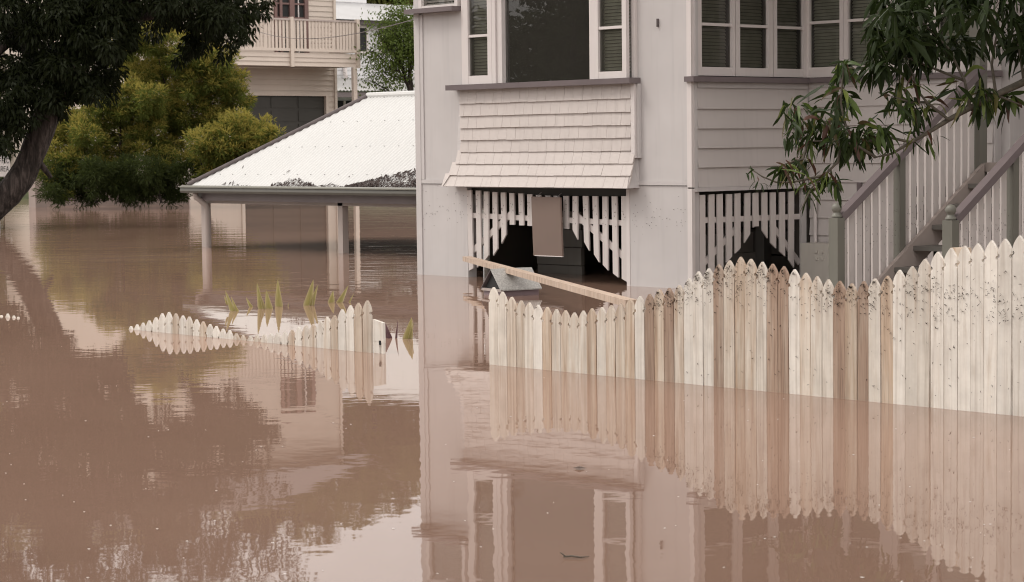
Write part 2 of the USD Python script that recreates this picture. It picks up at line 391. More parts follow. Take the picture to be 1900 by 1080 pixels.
M['leaf_long_mass'] = leaf_mat('long_leaf_mass', [(0, (0.022, 0.034, 0.010)), (0.45, (0.058, 0.072, 0.020)), (0.6, (0.075, 0.058, 0.024)), (1, (0.080, 0.042, 0.027))], 0.2, 0.42, spec=0.15)
M['twig'] = plain('twig_bark', (0.10, 0.085, 0.065), var=0.3, scale=30)
M['flax_green'] = usdkit.material(stage, L + 'striped_flax', {
    'a': ('attribute', {'attribute': 'edge'}),
    'r': ('rgb_ramp', {'ramp': [(0.0, (0.30, 0.26, 0.09)), (0.45, (0.38, 0.32, 0.14)), (0.65, (0.44, 0.375, 0.20)), (1.0, (0.46, 0.39, 0.22))]}),
    'p': ('principled_bsdf', {'roughness': 0.4}), 't': ('translucent_bsdf', {}), 'm': ('mix_closure', {'fac': 0.25}),
}, [('a.fac', 'r.fac'), ('r.color', 'p.base_color'), ('r.color', 't.color'), ('p.BSDF', 'm.closure1'), ('t.BSDF', 'm.closure2')], surface='m.closure')
M['flax_purple'] = plain('purple_flax', (0.14, 0.075, 0.08), rough=0.4)

# ------------------------------------------------------------------ the setting: ground, water
RH = np.array([_r[0], _r[1]]); FH = _fh[:2]


def sstep(x, a, b):
    t = np.clip((x - a) / (b - a), 0, 1); return t * t * (3 - 2 * t)


def ground_z(x, y):
    t = x * FH[0] + y * FH[1]; q = x * RH[0] + y * RH[1]
    h = np.full_like(x, -1.3)
    h += 1.9 * sstep(t, 57, 67) + 4.0 * sstep(t, 70, 180) + 6 * sstep(t, 180, 400)
    h += 1.25 * sstep(-t, -7, 2) + 2.6 * sstep(-t, 4, 18) + 2.2 * sstep(-t, 18, 22) + 4 * sstep(-t, 24, 80) + 5 * sstep(-t, 80, 300)
    h = np.maximum(h, -1.3 + 4.8 * sstep(np.abs(q), 34, 54) + 6 * sstep(np.abs(q), 70, 300))
    h += 0.15 * (meshkit.fbm(np.stack([x * 0.12, y * 0.12, 0 * x], -1), 3, 5) - 0.5)
    return h


_g = np.concatenate([-np.geomspace(600, 100, 14), np.linspace(-96, 96, 97), np.geomspace(100, 600, 14)])
GX, GY = np.meshgrid(_g, _g, indexing='ij')
GZ = ground_z(GX, GY)
n_ = len(_g)
_i = (np.arange(n_ - 1)[:, None] * n_ + np.arange(n_ - 1)[None]).ravel()
p = MB().add(np.stack([GX, GY, GZ], -1).reshape(-1, 3), np.stack([_i, _i + n_, _i + n_ + 1, _i + 1], 1)).build('/World', 'ground', M['grass'], smooth=True, fix=False)
tag(stage.GetPrimAtPath(p), 'grassy ground rising out of the flood', kind='structure')
_c = [FH * t + RH * q for t, q in ((-6, -80), (-6, 80), (72, 80), (72, -80))]
p = MB().add([(c[0], c[1], 0.0) for c in _c], [(0, 1, 2, 3)]).build('/World', 'water', M['water'], fix=False)
tag(stage.GetPrimAtPath(p), 'brown muddy flood water over the street and gardens', kind='structure')

# ------------------------------------------------------------------ the pale timber house
YF, XS, YR = 15.72, -14.18, 17.51
XL, XB0, XB1 = -18.30, -17.49, -15.02
house = thing('timber_house', 'pale pink-grey timber house with mauve sills standing in flood water', 'house')
W, T = M['house_wall'], M['trim']
# front piers: lower sheet, cover strip, upper sheet, corner stop
for x0, x1 in ((XL + 0.09, XB0), (XB1, XS - 0.05)):
    MB().box(x0, x1, YF, YF + 0.1, -1.2, 1.012).build(house, 'wall_sheet', W)
    MB().box(x0, x1, YF + 0.002, YF + 0.1, 1.016, 2.93 if x0 < -16 else 4.6).build(house, 'wall_sheet', W)
    MB().box(x0, x1, YF - 0.012, YF - 0.001, 1.018, 1.062).build(house, 'cover_strip', W)
    MB().box(x0 if x0 < -16 else x1 - 0.05, x0 + 0.05 if x0 < -16 else x1, YF - 0.010, YF, 1.064, 2.88 if x0 < -16 else 4.6).build(house, 'cover_strip', W)
MB().box(XL, XL + 0.088, YF - 0.014, YF + 0.1, -1.2, 4.6).build(house, 'corner_board', W)
MB().box(XS - 0.048, XS + 0.012, YF - 0.014, YF + 0.03, -1.2, 0.985).box(XS - 0.048, XS + 0.012, YF - 0.014, YF + 0.03, 1.0, 4.6).build(house, 'corner_board', T)
# jambs of the lower opening, wall behind the apron, wall above the windows
MB().box(XB0, XB0 + 0.03, YF - 0.004, YF + 0.12, -1.2, 0.975).build(house, 'jamb', W)
MB().box(XB1 - 0.045, XB1, YF - 0.006, YF + 0.12, -1.2, 0.975).build(house, 'jamb', T)
MB().box(XB0, XB1 + 0.07, YF - 0.02, YF + 0.1, 0.98, 2.03).build(house, 'apron_wall', W)
MB().box(XL + 0.09, XS - 0.05, YF + 0.004, YF + 0.1, 3.45, 4.6).build(house, 'wall_sheet', W)
# far walls and floor
MB().box(XL, XL + 0.1, YF + 0.1, 25.9, 1.0, 4.6).build(house, 'side_wall', W)
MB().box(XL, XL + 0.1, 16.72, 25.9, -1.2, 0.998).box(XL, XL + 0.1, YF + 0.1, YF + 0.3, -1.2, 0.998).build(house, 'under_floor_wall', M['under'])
for yy in (16.1, 16.32, 16.54):
    MB().box(XL + 0.02, XL + 0.05, yy, yy + 0.12, -1.2, 0.998).build(house, 'batten', M['garage'])
MB().box(XL, -8, 25.9, 26.0, -1.2, 4.6).build(house, 'rear_wall', W)
MB().box(XL + 0.1, XS - 0.1, YF + 0.12, 25.9, 1.03, 1.2).build(house, 'floor', M['rail_wood'])
MB().box(XS - 0.098, -8, YR + 0.12, 25.9, 1.03, 1.2).build(house, 'floor', M['rail_wood'])
MB().box(-13.5, -8.0, 18.9, 18.998, -1.2, 1.12).box(-8.1, -8.0, YR + 0.1, 18.9, -1.2, 1.12).build(house, 'under_floor_wall', M['under'])  # dark enclosure added so the gaps behind the stairs stay dark
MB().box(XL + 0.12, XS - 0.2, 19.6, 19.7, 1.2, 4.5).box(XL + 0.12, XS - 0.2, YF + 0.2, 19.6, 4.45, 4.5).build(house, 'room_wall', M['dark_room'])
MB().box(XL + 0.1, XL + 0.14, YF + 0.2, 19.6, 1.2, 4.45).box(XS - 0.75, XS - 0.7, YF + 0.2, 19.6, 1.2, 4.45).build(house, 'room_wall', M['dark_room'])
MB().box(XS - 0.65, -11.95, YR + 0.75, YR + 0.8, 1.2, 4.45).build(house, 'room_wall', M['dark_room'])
# under the floor: stumps, a dark panelled wall, far wall
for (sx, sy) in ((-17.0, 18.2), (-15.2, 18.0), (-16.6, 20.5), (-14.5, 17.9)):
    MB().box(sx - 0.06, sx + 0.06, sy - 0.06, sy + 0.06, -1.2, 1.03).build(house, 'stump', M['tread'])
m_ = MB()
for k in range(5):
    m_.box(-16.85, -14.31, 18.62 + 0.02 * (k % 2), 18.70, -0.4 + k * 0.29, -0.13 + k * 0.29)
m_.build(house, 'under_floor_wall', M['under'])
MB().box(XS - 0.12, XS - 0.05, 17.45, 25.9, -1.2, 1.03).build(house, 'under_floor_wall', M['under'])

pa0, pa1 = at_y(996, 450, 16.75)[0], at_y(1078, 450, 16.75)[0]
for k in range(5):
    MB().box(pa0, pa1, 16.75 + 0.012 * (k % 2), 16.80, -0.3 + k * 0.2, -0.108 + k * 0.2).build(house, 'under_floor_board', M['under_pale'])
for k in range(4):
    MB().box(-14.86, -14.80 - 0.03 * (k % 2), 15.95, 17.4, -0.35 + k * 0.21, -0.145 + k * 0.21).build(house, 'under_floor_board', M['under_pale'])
# shingled apron
rows = [2.03, 1.885, 1.752, 1.622, 1.492, 1.362, 1.236, 1.114, 0.992]
rs = np.random.RandomState(3)
yprev = YF - 0.065
for i in range(8):
    zt, zb = rows[i] + 0.02, rows[i + 1]
    yb = YF - 0.078 if i < 5 else YF - (0.104, 0.138, 0.175)[i - 5]
    yt = YF - 0.058 if i < 5 else YF - (0.058, 0.080, 0.112)[i - 5]
    left = XB0 + (0 if i < 5 else (-0.05, -0.12, -0.20)[i - 5])
    right = -14.93 + (0 if i < 5 else 0.05)
    nsh = 19 + (1 if i > 4 else 0)
    pitch = (right - left) / nsh
    off = 0.5 if i % 2 else 0.0
    k = -1
    while True:
        k += 1
        a, b = left + (k - off) * pitch, left + (k + 1 - off) * pitch
        a, b = max(a, left), min(b, right)
        if a >= right - 0.004:
            break
        dz = rs.uniform(-0.003, 0.002); dy = rs.uniform(-0.001, 0.001)
        g = 0.0012
        sl = (yb - yt) * 0
        v = [(a + g, yt + dy, zt), (b - g, yt + dy, zt), (b - g, yb + dy, zb + dz), (a + g, yb + dy, zb + dz),
             (a + g, yt + 0.012, zt), (b - g, yt + 0.012, zt), (b - g, yb + 0.020 + dy, zb + dz), (a + g, yb + 0.020 + dy, zb + dz)]
        MB().add(v, [(0, 1, 2, 3), (4, 7, 6, 5), (0, 4, 5, 1), (3, 2, 6, 7), (0, 3, 7, 4), (1, 5, 6, 2)]).build(house, 'shingle', M['shingle'])
MB().add([(-14.93, YF - 0.06, 2.03), (-14.93, YF - 0.06, 1.3), (-14.88, YF - 0.185, 0.99), (-14.88, YF, 0.99), (-14.93, YF, 2.03),
          (XB0, YF - 0.06, 2.03), (XB0, YF - 0.06, 1.3), (XB0 - 0.17, YF - 0.185, 0.995), (XB0 - 0.17, YF, 0.995), (XB0, YF, 2.03)],
         [(0, 1, 3, 4), (1, 2, 3, 3), (5, 9, 8, 6), (6, 8, 7, 7), (2, 7, 8, 3)]).build(house, 'apron_cheek', M['house_wall'], fix=False)
MB().box(-14.925, -14.875, YF - 0.075, YF, 1.29, 2.03).build(house, 'apron_edge', T)
MB().box(-14.872, -14.85, YF - 0.045, YF, 1.29, 2.03).build(house, 'apron_edge', W)
MB().box(-17.62, -14.86, YF - 0.16, YF + 0.06, 2.032, 2.088).build(house, 'window_sill', M['mauve'])


def sash(parent, axis, plane, out, a0, a1, g0, g1, zb, zg, zm, zt=3.42, muntin=0.028, blind=True, lab='window'):
    """one glazed casement in the plane axis=plane; out = +1/-1 the outward sense; a0..a1 the sash, g0..g1 its glass"""
    w = part(parent, lab)
    d = 0.045

    def bx(m, s0, s1, o0, o1, z0, z1):
        p0, p1 = plane + out * o0, plane + out * o1
        return m.box(s0, s1, p0, p1, z0, z1) if axis == 'y' else m.box(p0, p1, s0, s1, z0, z1)
    m = MB()
    bx(m, a0, g0, 0, d, zb, zt); bx(m, g1, a1, 0, d, zb, zt); bx(m, g0, g1, 0.002, d - 0.003, zb, zg); bx(m, g0, g1, 0.002, d - 0.003, zt - 0.06, zt)
    m.build(w, 'sash', M['trim'])
    m = MB(); bx(m, g0, g1, 0.006, d - 0.008, zm, zm + muntin); m.build(w, 'muntin', M['trim'])
    for z0, z1 in ((zg, zm), (zm + muntin, zt - 0.06)):
        m = MB()
        if axis == 'y':
            m.add([(g0, plane + out * 0.016, z0), (g1, plane + out * 0.016, z0), (g1, plane + out * 0.016, z1), (g0, plane + out * 0.016, z1)], [(0, 1, 2, 3)])
        else:
            m.add([(plane + out * 0.016, g0, z0), (plane + out * 0.016, g1, z0), (plane + out * 0.016, g1, z1), (plane + out * 0.016, g0, z1)], [(0, 1, 2, 3)])
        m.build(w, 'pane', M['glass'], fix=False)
    if blind:
        m = MB(); z = zg - 0.02
        while z < zt:
            o0, o1 = -0.07, -0.052
            if axis == 'y':
                m.add([(g0 - 0.02, plane + out * o0, z + 0.031), (g1 + 0.02, plane + out * o0, z + 0.031), (g1 + 0.02, plane + out * o1, z), (g0 - 0.02, plane + out * o1, z)], [(0, 1, 2, 3)])
            else:
                m.add([(plane + out * o0, g0 - 0.02, z + 0.031), (plane + out * o0, g1 + 0.02, z + 0.031), (plane + out * o1, g1 + 0.02, z), (plane + out * o1, g0 - 0.02, z)], [(0, 1, 2, 3)])
            z += 0.034
        m.build(w, 'blind', M['blind'], fix=False)
    return w


# front bay windows
MB().box(XB0, -17.434, YF - 0.03, YF + 0.1, 2.09, 3.45).build(house, 'window_jamb', T)
sash(house, 'y', YF - 0.01, -1, -17.43, -16.985, -17.36, -17.05, 2.092, 2.182, 2.594)
MB().box(-16.98, -16.925, YF - 0.055, YF + 0.05, 2.09, 3.45).build(house, 'window_jamb', T)
MB().box(-16.922, -16.845, YF - 0.035, YF + 0.05, 2.092, 3.45).build(house, 'window_jamb', T)
big = part(house, 'window', 'large dark picture window')
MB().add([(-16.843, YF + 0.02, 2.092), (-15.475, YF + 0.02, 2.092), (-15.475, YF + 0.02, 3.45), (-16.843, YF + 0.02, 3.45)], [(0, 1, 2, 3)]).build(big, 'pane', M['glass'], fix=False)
MB().box(-16.843, -15.475, YF + 0.03, YF + 0.05, 2.06, 2.094).build(big, 'bottom_rail', M['mauve'])
sash(house, 'y', YF - 0.06, -1, -15.468, -14.952, -15.345, -15.01, 2.072, 2.16, 2.584)
MB().box(-15.47, -15.40, YF - 0.05, YF + 0.05, 2.09, 3.45).box(-14.95, -14.9, YF - 0.03, YF + 0.1, 2.09, 3.45).build(house, 'window_jamb', T)
# small high window on the left pier
MB().box(-18.33, -17.53, YF - 0.13, YF + 0.05, 2.892, 2.942).build(house, 'window_sill', M['mauve'])
hw = part(house, 'window')
MB().box(-18.2, -18.15, YF - 0.03, YF + 0.05, 2.945, 3.5).box(-17.6, -17.55, YF - 0.03, YF + 0.05, 2.945, 3.5).box(-18.15, -17.6, YF - 0.028, YF + 0.05, 2.945, 2.975).build(hw, 'sash', T)
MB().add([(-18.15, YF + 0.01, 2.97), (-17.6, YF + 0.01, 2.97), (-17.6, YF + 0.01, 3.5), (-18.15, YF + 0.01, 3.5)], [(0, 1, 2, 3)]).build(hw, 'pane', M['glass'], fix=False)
m_ = MB()
for k in range(14):
    m_.box(-18.15, -17.6, YF + 0.05, YF + 0.075, 2.975 + k * 0.036, 2.998 + k * 0.036)
m_.build(hw, 'blind', M['trim'])
MB().box(-14.62, -14.605, YF - 0.02, YF + 0.002, 2.58, 2.66).build(house, 'wall_hook', M['dark_trim'])  # small dark block for a slot-like mark on the pier

# lapped boards of the side wall and the set-back wall
brk = [1.962, 1.765, 1.572, 1.38, 1.19, 0.995]
low = [0.995, 0.815, 0.63, 0.45, 0.27, 0.09, -0.2]


def board(axis, plane, out, s0, s1, z0, z1, mat, lap=0.02, parent=house, name='weatherboard'):
    a = [(plane, z0), (plane + out * (lap + 0.004), z0), (plane + out * lap, z0 + 0.012), (plane + out * 0.004, z1 + 0.006), (plane, z1 + 0.006)]
    return MB().prism(a, 'x' if axis == 'y' else 'y', s0, s1).build(parent, name, mat)


MB().box(XS - 0.1, XS, YF + 0.03, YR, 0.98, 2.03).build(house, 'side_wall', W)
MB().box(XS - 0.1, XS, YF + 0.03, YR, 3.44, 4.6).build(house, 'side_wall', W)
for i in range(5):
    board('x', XS, 1, YF + 0.075, YR - 0.02, brk[i + 1], brk[i], M['house_board'])
MB().box(XS, XS + 0.014, YF + 0.031, YF + 0.073, 0.995, 2.026).build(house, 'corner_board', W)
MB().box(XS, XS + 0.02, YF + 0.075, YR - 0.02, 1.972, 2.026).build(house, 'sill_apron', W)
MB().box(XS - 0.02, XS + 0.03, YF + 0.03, YR, 0.955, 0.993).build(house, 'bottom_plate', W)
MB().box(XS - 0.05, XS + 0.075, YF - 0.05, YR - 0.02, 2.028, 2.08).build(house, 'window_sill', M['mauve'])
MB().box(XS - 0.05, XS + 0.03, YF + 0.03, 15.79, 2.082, 3.44).build(house, 'window_jamb', W)
for a0, a1, g0, g1 in ((15.795, 16.345, 15.85, 16.3), (16.355, 16.925, 16.42, 16.852), (16.935, 17.48, 16.992, 17.41)):
    sash(house, 'x', XS - 0.02, 1, a0, a1, g0, g1, 2.09, 2.175, 2.578)
MB().box(-14.18, -11.9, YR, YR + 0.1, 0.98, 2.03).build(house, 'front_wall', W)
MB().box(-14.18, -11.9, YR, YR + 0.1, 3.44, 4.6).build(house, 'front_wall', W)
for i in range(5):
    board('y', YR, -1, XS + 0.03, -11.92, brk[i + 1] + 0.02, brk[i] + 0.02, M['house_board'])
MB().box(XS + 0.022, -11.92, YR - 0.02, YR, 1.985, 2.03).build(house, 'sill_apron', W)
MB().box(XS + 0.08, -11.85, YR - 0.075, YR + 0.05, 2.032, 2.084).build(house, 'window_sill', M['mauve'])
for a0, a1, g0, g1 in ((-14.16, -13.685, -14.125, -13.735), (-13.68, -13.15, -13.63, -13.24), (-13.08, -12.6, -13.02, -12.66), (-12.59, -12.02, -12.53, -12.1)):
    sash(house, 'y', YR + 0.0, -1, a0, a1, g0, g1, 2.088, 2.19, 2.632)
MB().box(-13.148, -13.082, YR - 0.05, YR + 0.05, 2.088, 3.44).build(house, 'window_jamb', T)
MB().box(-12.01, -11.9, YR - 0.04, YR + 0.1, 2.09, 3.44).build(house, 'corner_board', T)
# below: boards to the left, a batten screen to the right
for i in range(6):
    board('y', YR, -1, XS + 0.03, -13.53, low[i + 1] + 0.02, low[i] + 0.02, M['house_board'], name='weatherboard')
MB().box(XS + 0.03, -13.53, YR + 0.002, YR + 0.1, -1.2, 0.98).build(house, 'front_wall', W)
MB().box(-13.53, -13.48, YR - 0.03, YR + 0.1, -1.2, 1.015).build(house, 'jamb', M['mauve'])
k = 0
x = -13.44
while x < -8.6:
    MB().box(x, x + 0.062, YR - 0.012, YR + 0.008, -0.3, 0.985).build(house, 'batten', M['batten'])
    x += 0.128
for z in (0.80, 0.57, 0.2):
    MB().box(-13.47, -8.5, YR + 0.010, YR + 0.03, z, z + 0.075).build(house, 'batten_rail', M['batten'])

# batten screen of the front opening (arched cut-out)
xs_l = [-17.425, -17.285, -17.157, -17.02, -16.886, -16.754, -16.612, -16.478, -16.34, -16.205, -16.075, -15.937, -15.798, -15.645, -15.505, -15.367, -15.232, -15.10]
zb_l = [0.085, 0.135, 0.215, 0.285, 0.43, 0.585, 0.582, 0.578, 0.57, 0.566, 0.562, 0.56, 0.50, 0.385, 0.265, 0.175, 0.10, 0.055]
sl_l = [0.03, 0.05, 0.07, 0.08, 0.10, 0, 0, 0, 0, 0, 0, -0.005, -0.10, -0.09, -0.08, -0.055, -0.04, -0.03]
rs = np.random.RandomState(8)
for i, (x, zb, sl) in enumerate(zip(xs_l, zb_l, sl_l)):
    zt = 0.948 - 0.045 * min(i, 9) / 9 + rs.uniform(-0.004, 0.004)
    h = 0.036; tl = rs.uniform(-0.008, 0.012)
    poly = [(x - h + tl, zb - sl / 2), (x + h + tl, zb + sl / 2), (x + h - tl * 0.3, zt), (x - h - tl * 0.3, zt)]
    MB().prism(poly, 'y', YF - 0.005, YF + 0.015).build(house, 'batten', M['batten'])
MB().beam((XB0 + 0.03, YF + 0.027, 0.675), (XB1 - 0.045, YF + 0.027, 0.632), 0.02, 0.055).build(house, 'batten_rail', M['batten'])
MB().beam((XB0 + 0.03, YF + 0.030, 0.255), (-16.80, YF + 0.030, 0.70), 0.02, 0.065).build(house, 'batten_brace', M['batten'])
MB().beam((-15.80, YF + 0.030, 0.695), (XB1 - 0.045, YF + 0.030, 0.25), 0.02, 0.065).build(house, 'batten_brace', M['batten'])

MB().box(XB0 + 0.03, XB1 - 0.046, YF + 0.06, YF + 0.1, 0.90, 0.979).build(house, 'header', M['garage'])
# batten screen of the side opening (ogee cut-out)
MB().box(XS - 0.03, XS + 0.0, YF + 0.03, YF + 0.105, -1.2, 0.953).build(house, 'jamb', W)
MB().box(XS - 0.03, XS + 0.0, 17.40, YR - 0.03, -1.2, 0.953).build(house, 'jamb', W)


def ogee(y):
    return np.interp(abs(y - 16.70), [0, 0.055, 0.06, 0.12, 0.2, 0.27, 0.38, 0.5, 0.6, 0.8], [0.585, 0.585, 0.56, 0.50, 0.42, 0.365, 0.30, 0.22, 0.12, -0.2])


ys_b = [at_x(px, 380, XS)[1] for px in (1303.7, 1320.4, 1337, 1353.3, 1369.3, 1387, 1403.3, 1419.7, 1435.4, 1452, 1468.7)]
for y in ys_b:
    h = 0.042
    yy = np.linspace(y - h, y + h, 5)
    tl = rs.uniform(-0.006, 0.008)
    poly = [(q, ogee(q)) for q in yy] + [(y + h + tl, 0.925 + rs.uniform(-0.006, 0.006)), (y - h + tl, 0.922)]
    MB().prism(poly, 'x', XS - 0.018, XS - 0.002).build(house, 'batten', M['batten'])
MB().beam((XS - 0.03, 15.82, 0.672), (XS - 0.03, 17.4, 0.662), 0.018, 0.055).build(house, 'batten_rail', M['batten'])
MB().beam((XS - 0.032, 15.82, 0.18), (XS - 0.032, 16.45, 0.60), 0.018, 0.06).build(house, 'batten_brace', M['batten'])
MB().beam((XS - 0.032, 17.4, 0.18), (XS - 0.032, 16.95, 0.60), 0.018, 0.06).build(house, 'batten_brace', M['batten'])

# verandah landing, its post, door, the house behind it, the roof
MB().box(-11.9, -8.0, YR - 0.34, 19.0, 1.13, 1.215).build(house, 'landing', M['carport_paint'])
MB().box(-11.9, -11.8, YR + 0.1, 19.0, 1.22, 4.6).build(house, 'side_wall', W)
MB().box(-11.795, -8.0, 19.0, 19.1, 1.22, 4.6).build(house, 'front_wall', W)
dr = part(house, 'door', 'grey-green panelled door at the top of the stairs')
dx = at_y(1872, 250, 18.97)[0]
MB().box(dx, dx + 0.85, 18.955, 18.998, 1.22, 3.25).build(dr, 'door_leaf', M['green_trim'])
MB().box(dx + 0.12, dx + 0.73, 18.947, 18.955, 1.4, 2.0).box(dx + 0.12, dx + 0.73, 18.947, 18.955, 2.15, 3.1).build(dr, 'panel', M['green_trim'])
MB().box(dx - 0.09, dx - 0.003, 18.93, 18.998, 1.22, 3.35).build(dr, 'frame', T)
MB().box(-11.92, -11.80, YR - 0.40, YR - 0.28, 0.9, 4.6).build(house, 'verandah_post', M['green_trim'])
MB().box(-8.3, -8.18, YR - 0.34, YR - 0.22, -1.2, 4.6).build(house, 'verandah_post', M['green_trim'])
MB().box(-18.9, -7.4, 15.1, 26.6, 4.6, 4.72).add([(-18.9, 15.1, 4.724), (-7.4, 15.1, 4.724), (-7.4, 26.6, 4.724), (-18.9, 26.6, 4.724), (-14, 20.8, 8.0), (-12, 20.8, 8.0)],
    [(0, 1, 5, 4), (2, 3, 4, 5), (1, 2, 5, 5), (3, 0, 4, 4)]).build(house, 'roof', M['roof_white'], fix=False)


# ------------------------------------------------------------------ front stairs
st = thing('timber_staircase', 'timber stairs with mauve handrails and grey-green ball-topped newels up to the landing', 'stairs')
SXL, SXR, SY0, PITCH = -11.83, -10.63, 15.0, math.tan(math.radians(32))
for sx in (SXL, SXR):
    nw = part(st, 'newel_post')
    MB().box(sx - 0.05, sx + 0.05, SY0 - 0.05, SY0 + 0.05, -1.2, 0.765).build(nw, 'post', M['green_trim'])
    pr = [(0.0, 0.768), (0.043, 0.768), (0.047, 0.776), (0.043, 0.79), (0.036, 0.796), (0.031, 0.81), (0.034, 0.815)]
    pr += [(0.047 * math.cos(a), 0.85 + 0.047 * math.sin(a)) for a in np.linspace(-0.75, math.pi / 2 - 0.02, 10)] + [(0.0, 0.897)]
    v, f = lathe(pr, (sx, SY0, 0))
    MB().add(v, f).build(nw, 'ball_finial', M['green_trim'], smooth=35)
    ya, yb = SY0 + 0.04, 17.19
    zr = lambda y: 0.735 + (y - SY0) * PITCH
    zs = lambda y: -0.13 + (y - SY0) * PITCH            # top of the stringer
    MB().beam((sx, ya, zr(ya)), (sx, yb, zr(yb)), 0.082, 0.066).build(st, 'handrail', M['mauve'])
    inner = sx + (0.045 if sx == SXL else -0.045)
    MB().prism([(SY0 - 0.1, zs(SY0 - 0.1)), (17.14, zs(17.14)), (17.14, zs(17.14) - 0.27), (SY0 - 0.1, zs(SY0 - 0.1) - 0.27)], 'x', inner - 0.02, inner + 0.02).build(st, 'stringer', M['carport_paint'])
    y = SY0 + 0.12
    while y < 17.08:
        if abs(y - 15.93) > 0.075:
            w = 0.039
            poly = [(y - w, zs(y - w) - 0.22), (y + w, zs(y + w) - 0.22), (y + w, zr(y + w) - 0.032), (y - w, zr(y - w) - 0.032)]
            MB().prism(poly, 'x', sx - 0.035, sx - 0.016).build(st, 'baluster', M['batten'])
        y += 0.1135
    MB().box(sx - 0.06, sx + 0.02, 15.93 - 0.042, 15.93 + 0.042, -1.2, zr(15.93) - 0.03).build(st, 'mid_post', M['green_trim'])
for k in range(-3, 5):
    y, z = 15.74 + 0.283 * k, 0.295 + 0.182 * k
    if y > 17.1:
        break
    MB().box(SXL + 0.067, SXR - 0.067, y, y + 0.29, z - 0.042, z).build(st, 'tread', M['tread'])

# ------------------------------------------------------------------ things at the house
bd = thing('hanging_board', 'mud-brown rectangular board hanging in front of the white battens', 'board')
v = [(-16.362, YF - 0.09, 0.892), (-15.93, YF - 0.09, 0.886), (-15.94, YF - 0.06, 0.275), (-16.37, YF - 0.06, 0.272)]
MB().add(v + [(a + 0.006, b + 0.018, c) for a, b, c in v], [(0, 3, 2, 1), (4, 5, 6, 7), (0, 1, 5, 4), (1, 2, 6, 5), (2, 3, 7, 6), (3, 0, 4, 7)]).build(bd, 'board', M['brown_board'])
MB().box(-16.345, -15.93, YF - 0.068, YF - 0.05, 0.268, 0.276).build(bd, 'lower_edge', M['trim'])
MB().tube([(-16.3, YF - 0.07, 0.89), (-16.28, YF - 0.02, 0.935)], 0.004, 5).tube([(-16.0, YF - 0.07, 0.886), (-15.98, YF - 0.02, 0.93)], 0.004, 5).build(bd, 'tie', M['metal'])

bx_ = thing('utility_box', 'pale utility box with a conduit standing against the set-back wall', 'utility box')
x0, x1, zt = at_y(1485, 452, 17.2)[0], at_y(1540, 452, 17.2)[0], at_y(1510, 452, 17.2)[2]
MB().box(x0, x1 + 0.06, 17.2, 17.47, -1.0, zt).build(bx_, 'cabinet', M['meter'])
cx, cz = at_y(1520, 474, 17.2)[0], at_y(1520, 474, 17.2)[2]
for i in (-1, 1):
    for j in (-1, 1):
        MB().box(cx + i * 0.035 - 0.018, cx + i * 0.035 + 0.018, 17.192, 17.2, cz + j * 0.035 - 0.014, cz + j * 0.035 + 0.012).build(bx_, 'knockout', M['meter'])
px_ = at_y(1513, 400, 17.46)[0]
MB().tube([(px_, 17.455, zt - 0.1), (px_, 17.455, 1.0)], 0.018, 8).build(bx_, 'conduit', M['trim'])

kb = thing('gabled_box', 'small gabled box with mottled grey roof sheet and mauve sides, half sunk behind the pickets', 'box')
rr, ff = np.array([RH[0], RH[1], 0]), np.array([FH[0], FH[1], 0]); zz = np.array([0, 0, 1.0])
e1 = rr * math.cos(0.5) + ff * math.sin(0.5); e2 = -ff * math.cos(0.5) + rr * math.sin(0.5)
p0 = at_d(910, 499, 20.6)
Lk, wk, hk = 0.45, 0.20, 0.19
a = [p0, p0 + e1 * Lk, p0 + e1 * Lk + e2 * wk - zz * hk, p0 + e2 * wk - zz * hk]
MB().add(a + [q - zz * 0.012 for q in a], [(0, 1, 2, 3), (4, 7, 6, 5), (0, 4, 5, 1), (3, 2, 6, 7), (0, 3, 7, 4), (1, 5, 6, 2)]).build(kb, 'roof_sheet', M['fibro'])
b_ = [p0, p0 + e1 * Lk, p0 + e1 * Lk - e2 * wk - zz * hk, p0 - e2 * wk - zz * hk]
MB().add(b_ + [q - zz * 0.012 for q in b_], [(0, 3, 2, 1), (4, 5, 6, 7), (0, 1, 5, 4), (3, 7, 6, 2), (0, 4, 7, 3), (1, 2, 6, 5)]).build(kb, 'roof_sheet', M['dark_trim'])
c0 = p0 + e1 * Lk / 2 - zz * (hk + 0.36)
MB().obox(c0, e1 * (Lk / 2 - 0.02), e2 * (wk - 0.025), zz * 0.35).build(kb, 'body', M['mauve_box'])
MB().obox(p0 + e1 * 0.015 - zz * (hk + 0.012), e1 * 0.012, e2 * wk, zz * 0.012).build(kb, 'gable_rail', M['carport_paint'])
g_ = [p0 + e1 * 0.03 - zz * 0.02, p0 + e1 * 0.03 + e2 * (wk - 0.03) - zz * hk, p0 + e1 * 0.03 - e2 * (wk - 0.03) - zz * hk]
MB().add(g_ + [q + e1 * 0.01 for q in g_], [(0, 1, 2), (3, 5, 4), (0, 3, 4), (0, 4, 1), (1, 4, 5), (1, 5, 2), (2, 5, 3), (2, 3, 0)]).build(kb, 'gable', M['black'])

pk = thing('timber_plank', 'long bare timber plank leaning from the battens down behind the pickets', 'plank')
pa, pb = at_y(866, 480, YF - 0.12), at_d(1172, 563, 15.6)
MB().beam(pa, pb, 0.09, 0.05).build(pk, 'plank', M['plank'])

